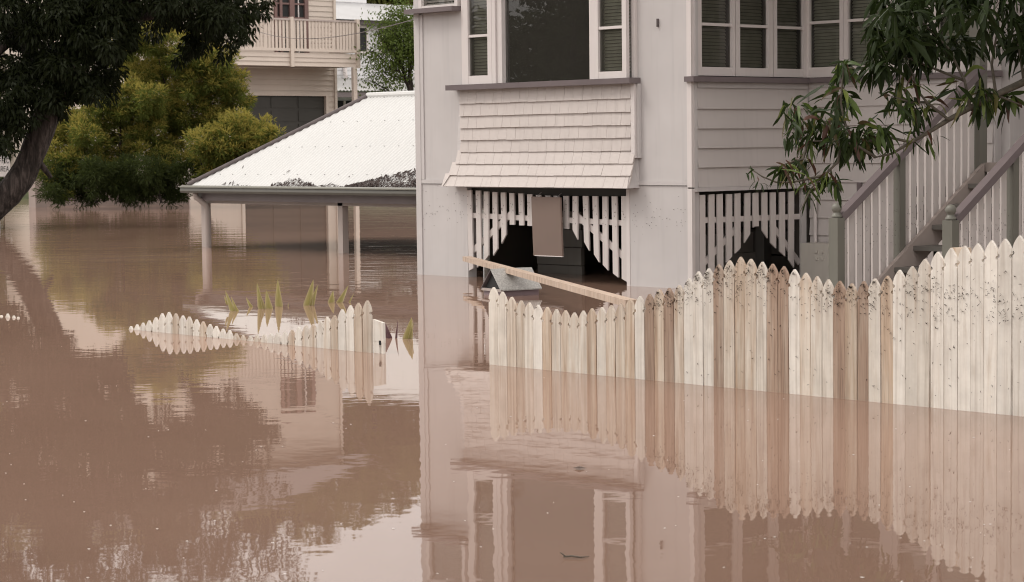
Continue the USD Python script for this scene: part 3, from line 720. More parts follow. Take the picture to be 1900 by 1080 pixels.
# ------------------------------------------------------------------ picket fences
YP = 9.545
tips = [(-10.347, .51), (-10.258, .484), (-10.173, .454), (-10.086, .434), (-10.01, .425), (-9.93, .414), (-9.843, .404), (-9.762, .393), (-9.681, .391), (-9.601, .38),
        (-9.519, .396), (-9.443, .414), (-9.356, .426), (-9.274, .441), (-9.195, .455), (-9.112, .488), (-9.03, .508), (-8.949, .525), (-8.87, .556), (-8.788, .568),
        (-8.707, .589), (-8.629, .632), (-8.551, .676), (-8.472, .696), (-8.389, .723), (-8.308, .749), (-8.224, .772), (-8.147, .762), (-8.061, .748), (-7.982, .739),
        (-7.901, .727), (-7.822, .713), (-7.741, .696), (-7.658, .679), (-7.579, .665), (-7.5, .659), (-7.414, .649), (-7.331, .665), (-7.256, .682), (-7.171, .7),
        (-7.088, .735), (-7.006, .757), (-6.923, .799), (-6.839, .84), (-6.752, .863), (-6.667, .877), (-6.586, .891), (-6.499, .909), (-6.416, .92), (-6.328, .939),
        (-6.245, .95), (-6.162, .94), (-6.08, .93), (-5.998, .91), (-5.915, .9), (-5.83, .88)]
tips += [(-5.748 + 0.0825 * k, 0.865 - 0.19 * math.sin(math.pi * (k + 0.5) / 26) + 0.003 * k) for k in range(26)]
tone = 'CCPPCWTCPCCTCPPTWBTBPWWWBPTPCBBWPCCBTBCTWCCWWWWWWWCCWCWC' + 'WCWPWWCTWCWWPCWBWWCWTCWWCP'
TONE = {'W': M['picket_white'], 'C': M['picket_cream'], 'P': M['picket_patchy'], 'T': M['picket_tan'], 'B': M['picket_brown']}


def picket_poly(w, tip, bottom, rs):
    h = w / 2
    pts = []
    for t in np.linspace(0, 1, 9):
        pts.append((h * (1 - (1 - t) ** 1.9) * 0.99, tip - 0.076 * t))
    for a in np.linspace(math.pi / 2, -math.pi / 2, 6):
        pts.append((h - 0.0125 * math.cos(a), tip - 0.090 + 0.0115 * math.sin(a)))
    pts.append((h, bottom))
    left = [(-x, z) for x, z in pts[::-1]]
    return np.array(pts + left[:-1])


def picket(parent, x, tip, w, mat, rs, bottom=-0.9):
    poly = picket_poly(w, 0.0, bottom - tip, rs)
    a = rs.normal(0, 0.0035)
    poly = poly @ np.array([[math.cos(a), math.sin(a)], [-math.sin(a), math.cos(a)]])
    pg = poly + [x, tip]
    dy = rs.uniform(-0.003, 0.003)
    from shapely.geometry import Polygon
    m = trimesh.creation.extrude_polygon(Polygon(pg), 0.019, engine='earcut')
    v = np.array(m.vertices)[:, [0, 2, 1]]; v[:, 1] = YP + dy - v[:, 1]
    mm = MB(); mm.add(v, np.array(m.faces)[:, ::-1]); mm.build(parent, 'picket', mat, fix=False)


def flecks(boxes, rs, plane_y):
    """little leaf scraps stuck to an upright face"""
    m = MB()
    for (x0, x1, z0, z1, n, s0, s1) in boxes:
        for _ in range(n):
            x, z = rs.uniform(x0, x1), rs.uniform(z0, z1) if isinstance(z0, float) else 0
            l, w = rs.uniform(s0, s1), rs.uniform(0.0012, 0.0045)
            a = rs.normal(0, 0.9)
            d = np.array([math.cos(a), 0, math.sin(a)]); s = np.array([-math.sin(a), 0, math.cos(a)])
            c = np.array([x, plane_y - 0.0035, z]); o = np.array([0, -rs.uniform(0.001, 0.006), 0])
            bend = s * rs.uniform(-0.3, 0.3) * l
            v = [c - d * l, c - bend + s * w + o, c + d * l, c - bend - s * w + o]
            m.add(v, [(0, 1, 2), (0, 2, 3)])
    return m


rs = np.random.RandomState(21)
fr = thing('picket_fence', 'scalloped picket fence of white and bare timber boards in front of the stairs', 'fence', 'picket fences')
for i, (x, z) in enumerate(tips):
    w = (tips[i + 1][0] - x if i + 1 < len(tips) else 0.083)
    w = min(max(w, 0.078), 0.086) - 0.0035
    picket(fr, x, z, w, TONE[tone[i]], rs)
MB().box(-10.39, -3.62, YP + 0.004, YP + 0.045, 0.16, 0.235).build(fr, 'rail', M['rail_wood'])
MB().box(-10.39, -3.62, YP + 0.004, YP + 0.045, -0.5, -0.42).build(fr, 'rail', M['rail_wood'])
for xp, zp in ((-10.30, 0.40), (-8.25, 0.60), (-6.76, 0.86), (-4.6, 0.6)):
    MB().box(xp - 0.04, xp + 0.04, YP + 0.047, YP + 0.127, -1.0, zp).build(fr, 'fence_post', M['picket_tan'])
tipx, tipz = np.array([t[0] for t in tips]), np.array([t[1] for t in tips])
m_ = MB()
for _ in range(2200):
    i = rs.randint(17, 58) if rs.rand() < 0.97 else rs.randint(0, len(tips))
    if i < 18 and rs.rand() < 0.8:
        continue
    w = 0.037
    z = (tips[i][1] - 0.02 - abs(rs.normal(0, 0.075)) if i < 36 and rs.rand() < 0.75 else rs.normal(0.60, 0.07)) if rs.rand() < 0.90 else rs.uniform(0.05, 0.6)
    z = min(z, tips[i][1] - 0.02)
    room = tips[i][1] - z
    hw = w * min(1, (room / 0.07)) * 0.9
    x = tips[i][0] + rs.uniform(-hw, hw)
    if meshkit.noise(np.array([x * 9, z * 14, 0.5]), 4) < 0.42 and rs.rand() < 0.8:
        continue
    l, wd = rs.uniform(0.002, 0.012), rs.uniform(0.0007, 0.0018)
    if rs.rand() < 0.15:
        wd *= 1.8
    a = rs.normal(-0.1, 0.9)
    d = np.array([math.cos(a), 0, math.sin(a)]); s = np.array([-math.sin(a), 0, math.cos(a)])
    c = np.array([x, YP - 0.0235, z]); o = np.array([0, -rs.uniform(0.001, 0.005), 0])
    bend = s * rs.uniform(-0.35, 0.35) * l
    m_.add([c - d * l, c - bend + s * wd + o, c + d * l, c - bend - s * wd + o], [(0, 1, 2), (0, 2, 3)])
p = m_.build(fr, 'leaf_flecks', M['debris'], fix=False)
tag(stage.GetPrimAtPath(p), kind='stuff')

fl = thing('picket_fence', 'white picket fence almost drowned, only the scalloped tops showing beside the flax', 'fence', 'picket fences')
ltips = [(-16.87, -.03), (-16.77, -.01), (-16.66, .008), (-16.556, .026), (-16.457, .014), (-16.375, .007), (-16.275, 0.0)]
for k in range(17):
    xx = -16.19 + k * 0.0882
    ltips.append((xx, -0.05 - 0.1 * math.sin(math.pi * (k + 0.5) / 17)))
ltips += [(-14.633, .02), (-14.55, .038), (-14.462, .056), (-14.373, .079), (-14.282, .108), (-14.19, .145), (-14.09, .16), (-14.001, .154), (-13.907, .141), (-13.819, .137),
          (-13.725, .12), (-13.634, .109), (-13.546, .094), (-13.466, .083), (-13.382, .067), (-13.291, .061), (-13.21, .041), (-13.12, .033), (-13.035, .031), (-12.945, .042),
          (-12.857, .052), (-12.775, .065), (-12.69, .076), (-12.605, .088), (-12.518, .106), (-12.437, .132), (-12.355, .146), (-12.268, .162), (-12.187, .187), (-12.101, .222),
          (-12.02, .236), (-11.934, .283), (-11.841, .316), (-11.749, .338), (-11.652, .359)]
ltone = 'W' * 24 + 'WWWWWWWPWCWPWWWWPPCPCWWWPWCPWCTWWTP'
ltone = ltone + 'W' * (len(ltips) - len(ltone))
for i, (x, z) in enumerate(ltips):
    picket(fl, x, z + (0.006 if z > 0 else 0), 0.083, TONE[ltone[i]], rs, -0.5)
MB().box(-16.9, -11.6, YP + 0.004, YP + 0.04, -0.25, -0.18).build(fl, 'rail', M['rail_wood'])
MB().prism([(-11.60, 0.235), (-11.49, 0.215), (-11.488, 0.075), (-11.60, 0.085)], 'y', YP - 0.006, YP + 0.016).box(-11.598, -11.535, YP - 0.004, YP + 0.016, -0.5, 0.083).box(-11.512, -11.49, YP - 0.005, YP + 0.016, -0.5, 0.08).build(fl, 'end_post', M['picket_white'])
MB().box(-11.534, -11.513, YP - 0.008, YP + 0.01, 0.06, 0.09).build(fl, 'latch', M['black'])  # black block stands in for the dark hole in the end post

# flood scraps on the house walls and battens
rsf = np.random.RandomState(5)
m_ = MB()
for (x0, x1, zc, zs_, n) in ((XL + 0.1, XB0 - 0.03, 0.72, 0.10, 45), (XB1 + 0.02, XS - 0.08, 0.70, 0.09, 45), (XB0 + 0.05, XB1 - 0.08, 0.72, 0.09, 0)):
    for _ in range(n):
        c = np.array([rsf.uniform(x0, x1), YF - 0.003, rsf.normal(zc, zs_)])
        l, wd, a = rsf.uniform(0.004, 0.012), rsf.uniform(0.001, 0.003), rsf.normal(0, 0.5)
        d = np.array([math.cos(a), 0, math.sin(a)]); s = np.array([-math.sin(a), 0, math.cos(a)])
        m_.add([c - d * l, c + s * wd + [0, -0.003, 0], c + d * l, c - s * wd + [0, -0.003, 0]], [(0, 1, 2), (0, 2, 3)])
for x in xs_l:
    for _ in range(5):
        c = np.array([x + rsf.uniform(-0.03, 0.03), YF - 0.008, rsf.normal(0.74, 0.08)])
        l, wd, a = rsf.uniform(0.005, 0.016), rsf.uniform(0.0015, 0.004), rsf.normal(0, 0.8)
        d = np.array([math.cos(a), 0, math.sin(a)]); s = np.array([-math.sin(a), 0, math.cos(a)])
        m_.add([c - d * l, c + s * wd + [0, -0.003, 0], c + d * l, c - s * wd + [0, -0.003, 0]], [(0, 1, 2), (0, 2, 3)])
p = m_.build(house, 'leaf_flecks', M['debris'], fix=False); tag(stage.GetPrimAtPath(p), kind='stuff')
m_ = MB()
for sx in (SXL, SXR):
    for _ in range(150):
        y = rsf.uniform(SY0 + 0.1, 16.6)
        c = np.array([sx - 0.014 if True else 0, y, rsf.normal(0.62, 0.13)])
        if c[2] > 0.7 + (y - SY0) * PITCH or c[2] < -0.1 + (y - SY0) * PITCH:
            continue
        l, wd, a = rsf.uniform(0.004, 0.012), rsf.uniform(0.001, 0.003), rsf.normal(0.8, 0.8)
        d = np.array([0, math.cos(a), math.sin(a)]); s = np.array([0, -math.sin(a), math.cos(a)])
        m_.add([c - d * l, c + s * wd + [0.003, 0, 0], c + d * l, c - s * wd + [0.003, 0, 0]], [(0, 1, 2), (0, 2, 3)])
p = m_.build(st, 'leaf_flecks', M['debris'], fix=False); tag(stage.GetPrimAtPath(p), kind='stuff')

# ------------------------------------------------------------------ carport
cp = thing('carport', 'open carport with white corrugated hip roof and grey-green gutter, flooded almost to its eaves', 'carport')
CX0, CY0, CZ0, CW, CZ1 = -26.15, 18.1, 0.885, 1.87, 2.151
CXR = -18.45
slope = (CZ1 - CZ0) / CW
per, amp = 0.076, 0.0085
xs = np.arange(CX0, CXR, per / 8)
crest = amp * np.cos(2 * np.pi * (xs - CX0) / per)
top = np.minimum(xs - CX0, CW)
V = []
for x, c, t in zip(xs, crest, top):
    for s in (0, 0.5, 1.0):
        V.append((x, CY0 - 0.05 + (t + 0.05) * s, CZ0 + slope * (-0.05 + (t + 0.05) * s) + c + 0.012))
f = [(i * 3 + j, (i + 1) * 3 + j, (i + 1) * 3 + j + 1, i * 3 + j + 1) for i in range(len(xs) - 1) for j in range(2)]
MB().add(V, f).build(cp, 'roof_slope', M['roof_white'], smooth=True, fix=False)
ys = np.arange(CY0, CY0 + 2 * CW, per / 6)
V = []
for y in ys:
    t = min(y - CY0, CY0 + 2 * CW - y); c = amp * math.cos(2 * math.pi * (y - CY0) / per)
    for s in (0, 1.0):
        V.append((CX0 - 0.05 + (t + 0.05) * s, y, CZ0 + slope * (-0.05 + (t + 0.05) * s) + c + 0.012))
MB().add(V, [(i * 2, (i + 1) * 2, (i + 1) * 2 + 1, i * 2 + 1) for i in range(len(ys) - 1)]).build(cp, 'roof_slope', M['roof_white'], smooth=True, fix=False)
MB().add([(CX0, CY0 + 2 * CW, CZ0), (CXR, CY0 + 2 * CW, CZ0), (CXR, CY0 + CW, CZ1), (CX0 + CW, CY0 + CW, CZ1)], [(0, 1, 2, 3)]).build(cp, 'roof_slope', M['roof_white'], fix=False)
MB().tube([(CX0 - 0.02, CY0 - 0.02, CZ0 + 0.03), (CX0 + CW, CY0 + CW, CZ1 + 0.025)], 0.03, 8).build(cp, 'hip_cap', M['dark_trim'], smooth=40)
MB().tube([(CX0 + CW - 0.03, CY0 + CW, CZ1 + 0.02), (CXR, CY0 + CW, CZ1 + 0.02)], 0.045, 8).build(cp, 'ridge_cap', M['roof_white'], smooth=40)
m_ = MB()
for fr_ in (0.12, 0.42, 0.70, 0.97):
    for k, x in enumerate(np.arange(CX0 + 0.15, CXR, per * 4)):
        y = CY0 + CW * fr_
        if x - CX0 > y - CY0 + 0.05:
            m_.box(x - 0.006, x + 0.006, y - 0.006, y + 0.006, CZ0 + slope * CW * fr_ + 0.014, CZ0 + slope * CW * fr_ + 0.028)
m_.build(cp, 'roof_screws', M['metal'], fix=False)
# gutter: an open quad profile along the front and the left end
gp = [(0.0, 0.0), (-0.10, -0.005), (-0.125, 0.03), (-0.115, 0.085), (-0.125, 0.095), (-0.135, 0.085), (-0.14, 0.02), (-0.11, -0.02), (0.0, -0.02)]
MB().prism([(CY0 - 0.02 + a, CZ0 - 0.09 + b) for a, b in [(0, 0.0), (-0.12, 0.0), (-0.135, 0.03), (-0.125, 0.072), (0, 0.072)]], 'x', CX0 - 0.03, CXR).build(cp, 'gutter', M['gutter'])
MB().prism([(CY0 - 0.02 + a, CZ0 - 0.016 + b) for a, b in [(-0.125, 0.0), (-0.142, 0.004), (-0.142, 0.020), (-0.10, 0.034), (-0.05, 0.034), (-0.05, 0.0)]], 'x', CX0 - 0.03, CXR).build(cp, 'gutter_lip', M['gutter_lip'])
MB().prism([(CX0 + 0.105 + a, CZ0 - 0.09 + b) for a, b in [(0, 0.0), (-0.12, 0.0), (-0.135, 0.03), (-0.125, 0.072), (0, 0.072)]], 'y', CY0 + 0.0, CY0 + 2 * CW).build(cp, 'gutter', M['gutter'])
MB().box(CX0 + 0.11, CXR, CY0 + 0.002, CY0 + 0.03, CZ0 - 0.20, CZ0 - 0.03).build(cp, 'fascia', M['mauve'])
MB().box(CX0 + 0.08, CXR, CY0 + 0.12, CY0 + 0.22, CZ0 - 0.245, CZ0 - 0.13).build(cp, 'beam', M['carport_paint'])
MB().box(CX0 + 0.1, CXR, CY0 + 2 * CW - 0.22, CY0 + 2 * CW - 0.12, CZ0 - 0.20, CZ0 - 0.09).build(cp, 'beam', M['carport_paint'])
for px_, y in ((383, 18.27), (637, 18.27)):
    x = at_y(px_, 430, y)[0]
    MB().box(x - 0.05, x + 0.05, y - 0.05, y + 0.05, -1.3, CZ0 - 0.13).build(cp, 'post', M['carport_paint'])
xd = at_y(383, 430, 18.15)[0]
MB().tube([(xd - 0.07, CY0 - 0.08, CZ0 - 0.09), (xd - 0.07, CY0 - 0.07, CZ0 - 0.15), (xd - 0.01, CY0 + 0.06, CZ0 - 0.27), (xd, CY0 + 0.07, CZ0 - 0.34), (xd, CY0 + 0.07, -1.2)], 0.042, 10).build(cp, 'downpipe', M['carport_paint'], smooth=40)
# dead leaves caught on the roof
rs = np.random.RandomState(12)
m_ = MB()


def roof_leaf(x, s, lift):
    c = np.array([x, CY0 + s, CZ0 + slope * s + 0.026 + lift])
    d = rs.normal(0, 1, 3) * [0.7, 1.0, 0.25]; d[2] += d[1] * slope; d /= np.linalg.norm(d)
    sd = np.cross(d, rs.normal(0, 0.35, 3) + [0, -slope, 1.0]); sd /= np.linalg.norm(sd)
    l, w = rs.uniform(0.02, 0.05), rs.uniform(0.005, 0.011)
    m_.add([c - d * l, c + sd * w + [0, 0, 0.008], c + d * l, c - sd * w], [(0, 1, 2), (0, 2, 3)])


def roof_x(px):
    return at_y(px, 336, CY0 + 0.1)[0]


for px0, px1, peak, pk_, n in ((655, 790, 735, 0.40, 950), (585, 650, 620, 0.10, 90), (515, 600, 548, 0.20, 210), (380, 520, 440, 0.05, 90), (415, 480, 430, 0.12, 35)):
    for _ in range(n):
        q = rs.uniform(px0, px1)
        hgt = pk_ * max(0.12, 1 - abs(q - peak) / (max(peak - px0, px1 - peak)) * 0.85)
        s = hgt * rs.rand() ** 1.3
        roof_leaf(roof_x(q) + s * 0.2, s - 0.06, rs.rand() * 0.05 * (1 - s / (hgt + 0.01)) if n > 100 else 0)
for _ in range(14):
    roof_leaf(rs.uniform(CX0 + 0.8, CXR), rs.uniform(0, 0.5), 0)
p = m_.build('/World', 'leaf_litter', M['litter'], fix=False)
tag(stage.GetPrimAtPath(p), 'brown dead leaves heaped along the gutter of the white carport roof', 'leaf litter', kind='stuff')

# ------------------------------------------------------------------ cream house with balcony and garage
ch = thing('cream_house', 'cream weatherboard house with balcony over a dark garage door', 'house')
XW, XB = -44.4, -43.2
CR = M['cream']
y0, y1 = 29.6, 35.42
HK = 1.13                                  # the house module: drawn at unit size, set out 13 percent larger on its own site
PLACE = lambda v: np.array([-50.17, 38.42, 4.954]) + (v - [-44.4, 34.0, 4.55]) * HK
MB().box(XW - 7, XW - 0.13, y0, y1 - 0.02, -1.0, 2.78).build(ch, 'wall', CR)
MB().box(XW - 7, XW - 0.13, y0, y1 - 0.02, 2.782, 7.2).build(ch, 'wall', CR)
GY0, GY1, GZ1 = 32.39, 35.04, 2.75
z = -0.4
while z < 7.0:
    z1 = z + 0.137
    segs = []
    if z < GZ1:
        segs = [(y0, GY0 - 0.1), (GY1 + 0.1, y1 - 0.08)]
    elif z > 3.5:
        segs = [(y0, 33.42), (34.52, y1 - 0.08)]
        if z > 5.75:
            segs = [(y0, y1 - 0.08)]
    else:
        segs = [(y0, y1 - 0.08)]
    for s0, s1 in segs:
        board('x', XW - 0.02, 1, s0, s1, z, z1, CR, lap=0.022, parent=ch)
    z = z1
MB().box(XW - 0.13, XW + 0.03, y1 - 0.078, y1, -1, 7.1).build(ch, 'corner_board', CR)
gd = part(ch, 'garage_door')
MB().box(XW - 0.10, XW - 0.06, GY0, GY1, -1, GZ1).build(gd, 'door_leaf', M['garage'])
for r_ in range(8):
    for c_ in range(3):
        a = GY0 + 0.06 + c_ * (GY1 - GY0 - 0.04) / 3; b = a + (GY1 - GY0 - 0.04) / 3 - 0.07
        MB().box(XW - 0.06, XW - 0.045, a, b, GZ1 - 0.34 * (r_ + 1) + 0.035, GZ1 - 0.34 * r_ - 0.035).build(gd, 'panel', M['garage'])
MB().box(XW - 0.06, XW + 0.03, GY0 - 0.098, GY0 - 0.002, -1, GZ1 + 0.09).box(XW - 0.06, XW + 0.03, GY1 + 0.002, GY1 + 0.098, -1, GZ1 + 0.09).box(XW - 0.06, XW + 0.032, GY0, GY1, GZ1 + 0.002, GZ1 + 0.09).build(gd, 'frame', CR)
fd = part(ch, 'door', 'red-brown french doors onto the balcony')
MB().box(XW - 0.05, XW - 0.03, 33.5, 34.47, 3.55, 5.7).build(fd, 'pane', M['black'])
m_ = MB()
for a, b in ((33.43, 33.52), (33.60, 33.68), (33.92, 34.0), (34.0, 34.07), (34.40, 34.52)):
    m_.box(XW - 0.028, XW + 0.03, a, b, 3.55, 5.74)
for zz_ in (4.2, 4.72, 5.08, 5.5):
    m_.box(XW - 0.028, XW + 0.015, 33.52, 34.40, zz_, zz_ + 0.045)
m_.build(fd, 'frame', M['brown_frame'])
MB().box(XW - 0.02, XW + 0.01, 34.20, 34.225, 3.55, 5.7).build(fd, 'glazing_bar', M['trim'])
bl = part(ch, 'balcony')
BY0, BY1 = 29.7, 35.2
MB().box(XW + 0.03, XB - 0.03, BY0, BY1 - 0.04, 3.47, 3.55).build(bl, 'deck', M['carport_paint'])
for k in range(3):
    board('x', XB - 0.03, 1, BY0, BY1, 3.46 + k * 0.11, 3.46 + (k + 1) * 0.11, CR, lap=0.02, parent=bl, name='fascia_board')
MB().box(XB - 0.03, XB + 0.03, BY0, BY1, 4.595, 4.64).build(bl, 'top_rail', M['carport_paint'])
MB().box(XB - 0.025, XB + 0.02, BY0, BY1, 3.83, 3.90).build(bl, 'bottom_rail', CR)
MB().box(XW + 0.05, XB - 0.03, BY1 - 0.05, BY1, 4.595, 4.64).box(XW + 0.05, XB - 0.03, BY1 - 0.05, BY1, 3.83, 3.90).build(bl, 'side_rail', CR)
for yp in (30.2, 33.05, BY1 - 0.03):
    MB().box(XB - 0.04, XB + 0.045, yp - 0.05, yp + 0.05, 3.44, 4.68).build(bl, 'post', CR)
y = 32.36
while y < 33.56:
    if abs(y - 33.05) > 0.07:
        MB().box(XB - 0.012, XB + 0.012, y - 0.034, y + 0.034, 3.90, 4.595).build(bl, 'baluster', CR)
    y += 0.112
y = 34.52
while y < 35.12:
    MB().box(XB - 0.012, XB + 0.012, y - 0.04, y + 0.04, 3.90, 4.595).build(bl, 'baluster', CR)
    y += 0.1
x = XW + 0.12
while x < XB - 0.08:
    MB().box(x - 0.034, x + 0.034, BY1 - 0.035, BY1 - 0.015, 3.90, 4.595).build(bl, 'baluster', CR)
    x += 0.11


def lattice(a, b):
    m = MB()
    ny, nz = int((b - a) / 0.103), 7
    for k in range(ny + 1):
        yy = a + k * (b - a) / ny
        m.box(XB + 0.0, XB + 0.012, yy - 0.028, yy + 0.028, 3.90, 4.595)
    for k in range(nz + 1):
        zz_ = 3.91 + k * 0.68 / nz
        m.box(XB - 0.012, XB + 0.0, a, b, zz_ - 0.026, zz_ + 0.026)
    m.box(XB - 0.012, XB + 0.014, b, b + 0.07, 3.90, 4.595)
    m.build(bl, 'lattice_panel', CR, fix=False)


lattice(30.3, 32.22); lattice(33.62, 34.36)
MB().box(XB - 0.05, XB + 0.04, 34.99, 35.11, -1.0, 3.455).build(ch, 'balcony_post', CR)
MB().add([(XW + 0.6, 29.2, 7.1), (XW + 0.6, 36.0, 7.1), (XW - 3.5, 36.0, 8.8), (XW - 3.5, 29.2, 8.8), (XW - 7.5, 36.0, 7.1), (XW - 7.5, 29.2, 7.1)], [(0, 1, 2, 3), (3, 2, 4, 5)]).build(ch, 'roof', M['dark_trim'], fix=False)

PLACE = None

# ------------------------------------------------------------------ white house behind
wh = thing('white_house', 'white weatherboard house with pale iron roof glimpsed behind the cream balcony', 'house')
XH = -58.0
MB().box(XH - 8, XH - 0.02, 41.0, 60.0, 0.0, 5.6).build(wh, 'wall', M['grey_board'])
z = 3.2
while z < 5.55:
    board('x', XH - 0.02, 1, 41.0, 60.0, z, z + 0.17, M['grey_board'], lap=0.025, parent=wh); z += 0.17
MB().box(XH - 0.01, XH + 0.35, 40.6, 60.3, 5.60, 5.74).build(wh, 'fascia', M['dark_trim'])
MB().add([(XH + 0.45, 45.6, 5.75), (XH + 0.45, 60.3, 5.75), (XH - 3.0, 60.3, 6.6), (XH - 3.0, 45.6, 6.6)], [(0, 1, 2, 3)]).build(wh, 'roof', M['roof_grey'], fix=False)
MB().box(XH - 4, XH - 3.0, 40.5, 50.1, 5.6, 7.6).build(wh, 'upper_wall', M['grey_board'])
z = 5.6
while z < 7.5:
    board('x', XH - 3.0, 1, 40.5, 50.1, z, z + 0.17, M['grey_board'], lap=0.025, parent=wh); z += 0.17
for ya, yb_ in ((47.28, 47.58), (48.3, 48.9), (49.6, 50.2)):
    wn = part(wh, 'window')
    MB().box(XH, XH + 0.03, ya, yb_, 4.70, 5.5).build(wn, 'pane', M['black'])
    MB().box(XH, XH + 0.07, ya - 0.08, ya, 4.6, 5.6).box(XH, XH + 0.07, yb_, yb_ + 0.08, 4.6, 5.6).box(XH, XH + 0.068, ya, yb_, 4.6, 4.70).box(XH, XH + 0.068, ya, yb_, 5.5, 5.6).build(wn, 'frame', M['trim'])
V = []
for y in np.arange(44.0, 52.0, 0.025):
    c = 0.02 * math.cos(2 * math.pi * y / 0.15)
    V += [(XH + 0.02, y, 3.78 + c), (XH + 1.6, y, 3.30 + c)]
MB().add(V, [(i, i + 2, i + 3, i + 1) for i in range(0, len(V) - 2, 2)]).build(wh, 'awning', M['roof_white'], fix=False)
MB().box(XH + 1.45, XH + 1.55, 44.0, 52.0, 3.08, 3.24).build(wh, 'awning_beam', M['mauve'])
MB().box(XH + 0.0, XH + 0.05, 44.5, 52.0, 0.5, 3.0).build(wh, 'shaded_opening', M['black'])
for yy in (46.5, 46.9):
    MB().box(XH + 0.06, XH + 0.1, yy, yy + 0.08, 0.5, 3.0).build(wh, 'glazing_bar', M['trim'])
MB().tube([(XH + 0.05, 46.62, 5.4), (XH + 0.05, 46.62, 4.2), (XH + 0.12, 46.55, 3.95), (XH + 0.3, 46.45, 3.8)], 0.07, 8).build(wh, 'downpipe', M['trim'], smooth=40)

# overhead line from the balcony to the timber house
pa_, pb_ = np.array([-48.75, 35.6, 4.85]), np.array([XL - 0.02, YF + 0.35, 2.93])
mid = [pa_ + (pb_ - pa_) * t - np.array([0, 0, 0.35 * 4 * t * (1 - t)]) for t in np.linspace(0, 1, 24)]
pw = thing('overhead_wire', 'thin grey wire strung from the cream balcony to the timber house', 'wire')
MB().tube(mid, 0.006, 6).build(pw, 'wire', M['dark_trim'], smooth=True)

# ------------------------------------------------------------------ low wall, pillar and sign at the far bank
lw = thing('garden_wall', 'low pale garden wall at the waterline behind the yellow-green bushes', 'wall')
A, B = at_d(60, 372, 55.5), at_d(352, 372, 55.5)
A[2] = B[2] = 0
MB().beam(A + [0, 0, -0.2], B + [0, 0, -0.2], 0.2, 1.1).build(lw, 'wall', M['pale_wall'])
MB().beam(A + [0, 0, 0.38], B + [0, 0, 0.38], 0.26, 0.06).build(lw, 'coping', M['carport_paint'])
pl_ = thing('gate_pillar', 'pale rendered pillar beside the leaning dark trunk', 'pillar')
c = at_d(70, 372, 54.5)
MB().box(c[0] - 0.16, c[0] + 0.16, c[1] - 0.16, c[1] + 0.16, -1, 1.0).build(pl_, 'shaft', M['pale_wall'])
MB().box(c[0] - 0.2, c[0] + 0.2, c[1] - 0.2, c[1] + 0.2, 1.002, 1.07).build(pl_, 'cap', M['carport_paint'])

sg = thing('traffic_sign', 'white sign reading TRAFFIC AREA behind the leaning tree trunk', 'sign')
s1 = at_d(18.5, 289, 51.5); s0 = at_d(-30, 289, 51.5)
hgt = 0.50
c = (s0 + s1) / 2 - zz * hgt / 2
MB().obox(c, rr * 0.31, ff * 0.012, zz * hgt / 2).build(sg, 'plate', M['sign_white'])
MB().tube([c + ff * 0.04 + zz * 0.25, c + ff * 0.04 - zz * 2.2], 0.03, 8).build(sg, 'post', M['metal'])
for txt, dz, right in (('TRAFFIC', 0.07, 0.29), ('AREA', -0.125, 0.28)):
    tm = meshkit.text_mesh(txt, 0.125, 0.004)
    v = np.array(tm.vertices); v[:, 0] *= 0.62; wd = v[:, 0].max()
    o = c + rr * (right - wd) - ff * 0.013 + zz * dz
    V = o + v[:, :1] * rr + v[:, 1:2] * zz - v[:, 2:3] * ff
    MB().add(V, np.array(tm.faces)).build(sg, 'lettering', M['sign_black'], fix=False)


# ------------------------------------------------------------------ plants
def leaf_mesh(P, D, Ln, Wd, rs, droop=0.0, m=None, flat=0.0):
    n = len(P)
    D = D / np.linalg.norm(D, axis=1)[:, None]
    S = np.cross(D, rs.normal(0, 1, (n, 3)) * (1 - flat) + np.array([0, -0.25, 1.0]) * flat); S /= np.linalg.norm(S, axis=1)[:, None]
    N = np.cross(S, D)
    Ln, Wd = np.broadcast_to(Ln, n)[:, None], np.broadcast_to(Wd, n)[:, None]
    mid = P + D * Ln * 0.45 + N * Ln * 0.06
    tip = P + D * Ln - np.array([0, 0, 1.0]) * Ln * droop
    V = np.stack([P, mid + S * Wd / 2, tip, mid - S * Wd / 2], 1).reshape(-1, 3)
    k = np.arange(n) * 4
    Fc = np.vstack([np.stack([k, k + 1, k + 2], 1), np.stack([k, k + 2, k + 3], 1)])
    m = m or MB()
    return m.add(V, Fc)


def ball(n, rs, inner=0.45):
    u = rs.normal(0, 1, (n, 3)); u /= np.linalg.norm(u, axis=1)[:, None]
    return u, (inner + (1 - inner) * rs.rand(n, 1) ** 0.6)


def limb(a, b, r0, r1, rs, n=6, wob=0.08, m=None):
    a, b = np.asarray(a, float), np.asarray(b, float)
    t = np.linspace(0, 1, n)[:, None]
    ln = np.linalg.norm(b - a)
    P = a + (b - a) * t + rs.normal(0, wob * ln / n, (n, 3)) * np.sin(t * np.pi)
    (m or MB()).tube(P, np.linspace(r0, r1, n), 7)
    return P


# --- the big dark tree on the left
rs = np.random.RandomState(31)
dt = thing('dark_tree', 'large dark leafy tree with a leaning furrowed trunk at the left edge', 'tree')
D0 = 40.0
tp = [(-75, 425), (-30, 398), (10, 366), (42, 330), (62, 285), (78, 240), (95, 195), (112, 145), (130, 90), (150, 30), (165, -60), (175, -150)]
tr = [0.30, 0.28, 0.26, 0.245, 0.235, 0.24, 0.22, 0.21, 0.20, 0.18, 0.15, 0.1]
P = np.array([at_d(x, y, D0) for x, y in tp])
tt = np.linspace(0, 1, 46); ts = np.linspace(0, 1, len(tp))
P = np.stack([np.interp(tt, ts, P[:, k]) for k in range(3)], 1)
for _ in range(3):
    P[1:-1] = (P[:-2] + 2 * P[1:-1] + P[2:]) / 4
R_ = np.interp(tt, ts, tr)
m_ = MB(); m_.tube(P, R_, 22)
mm = m_.mesh(); v = np.array(mm.vertices)
ctr = P[np.clip((np.arange(len(v)) // 22), 0, len(P) - 1)]
nrm = v - ctr
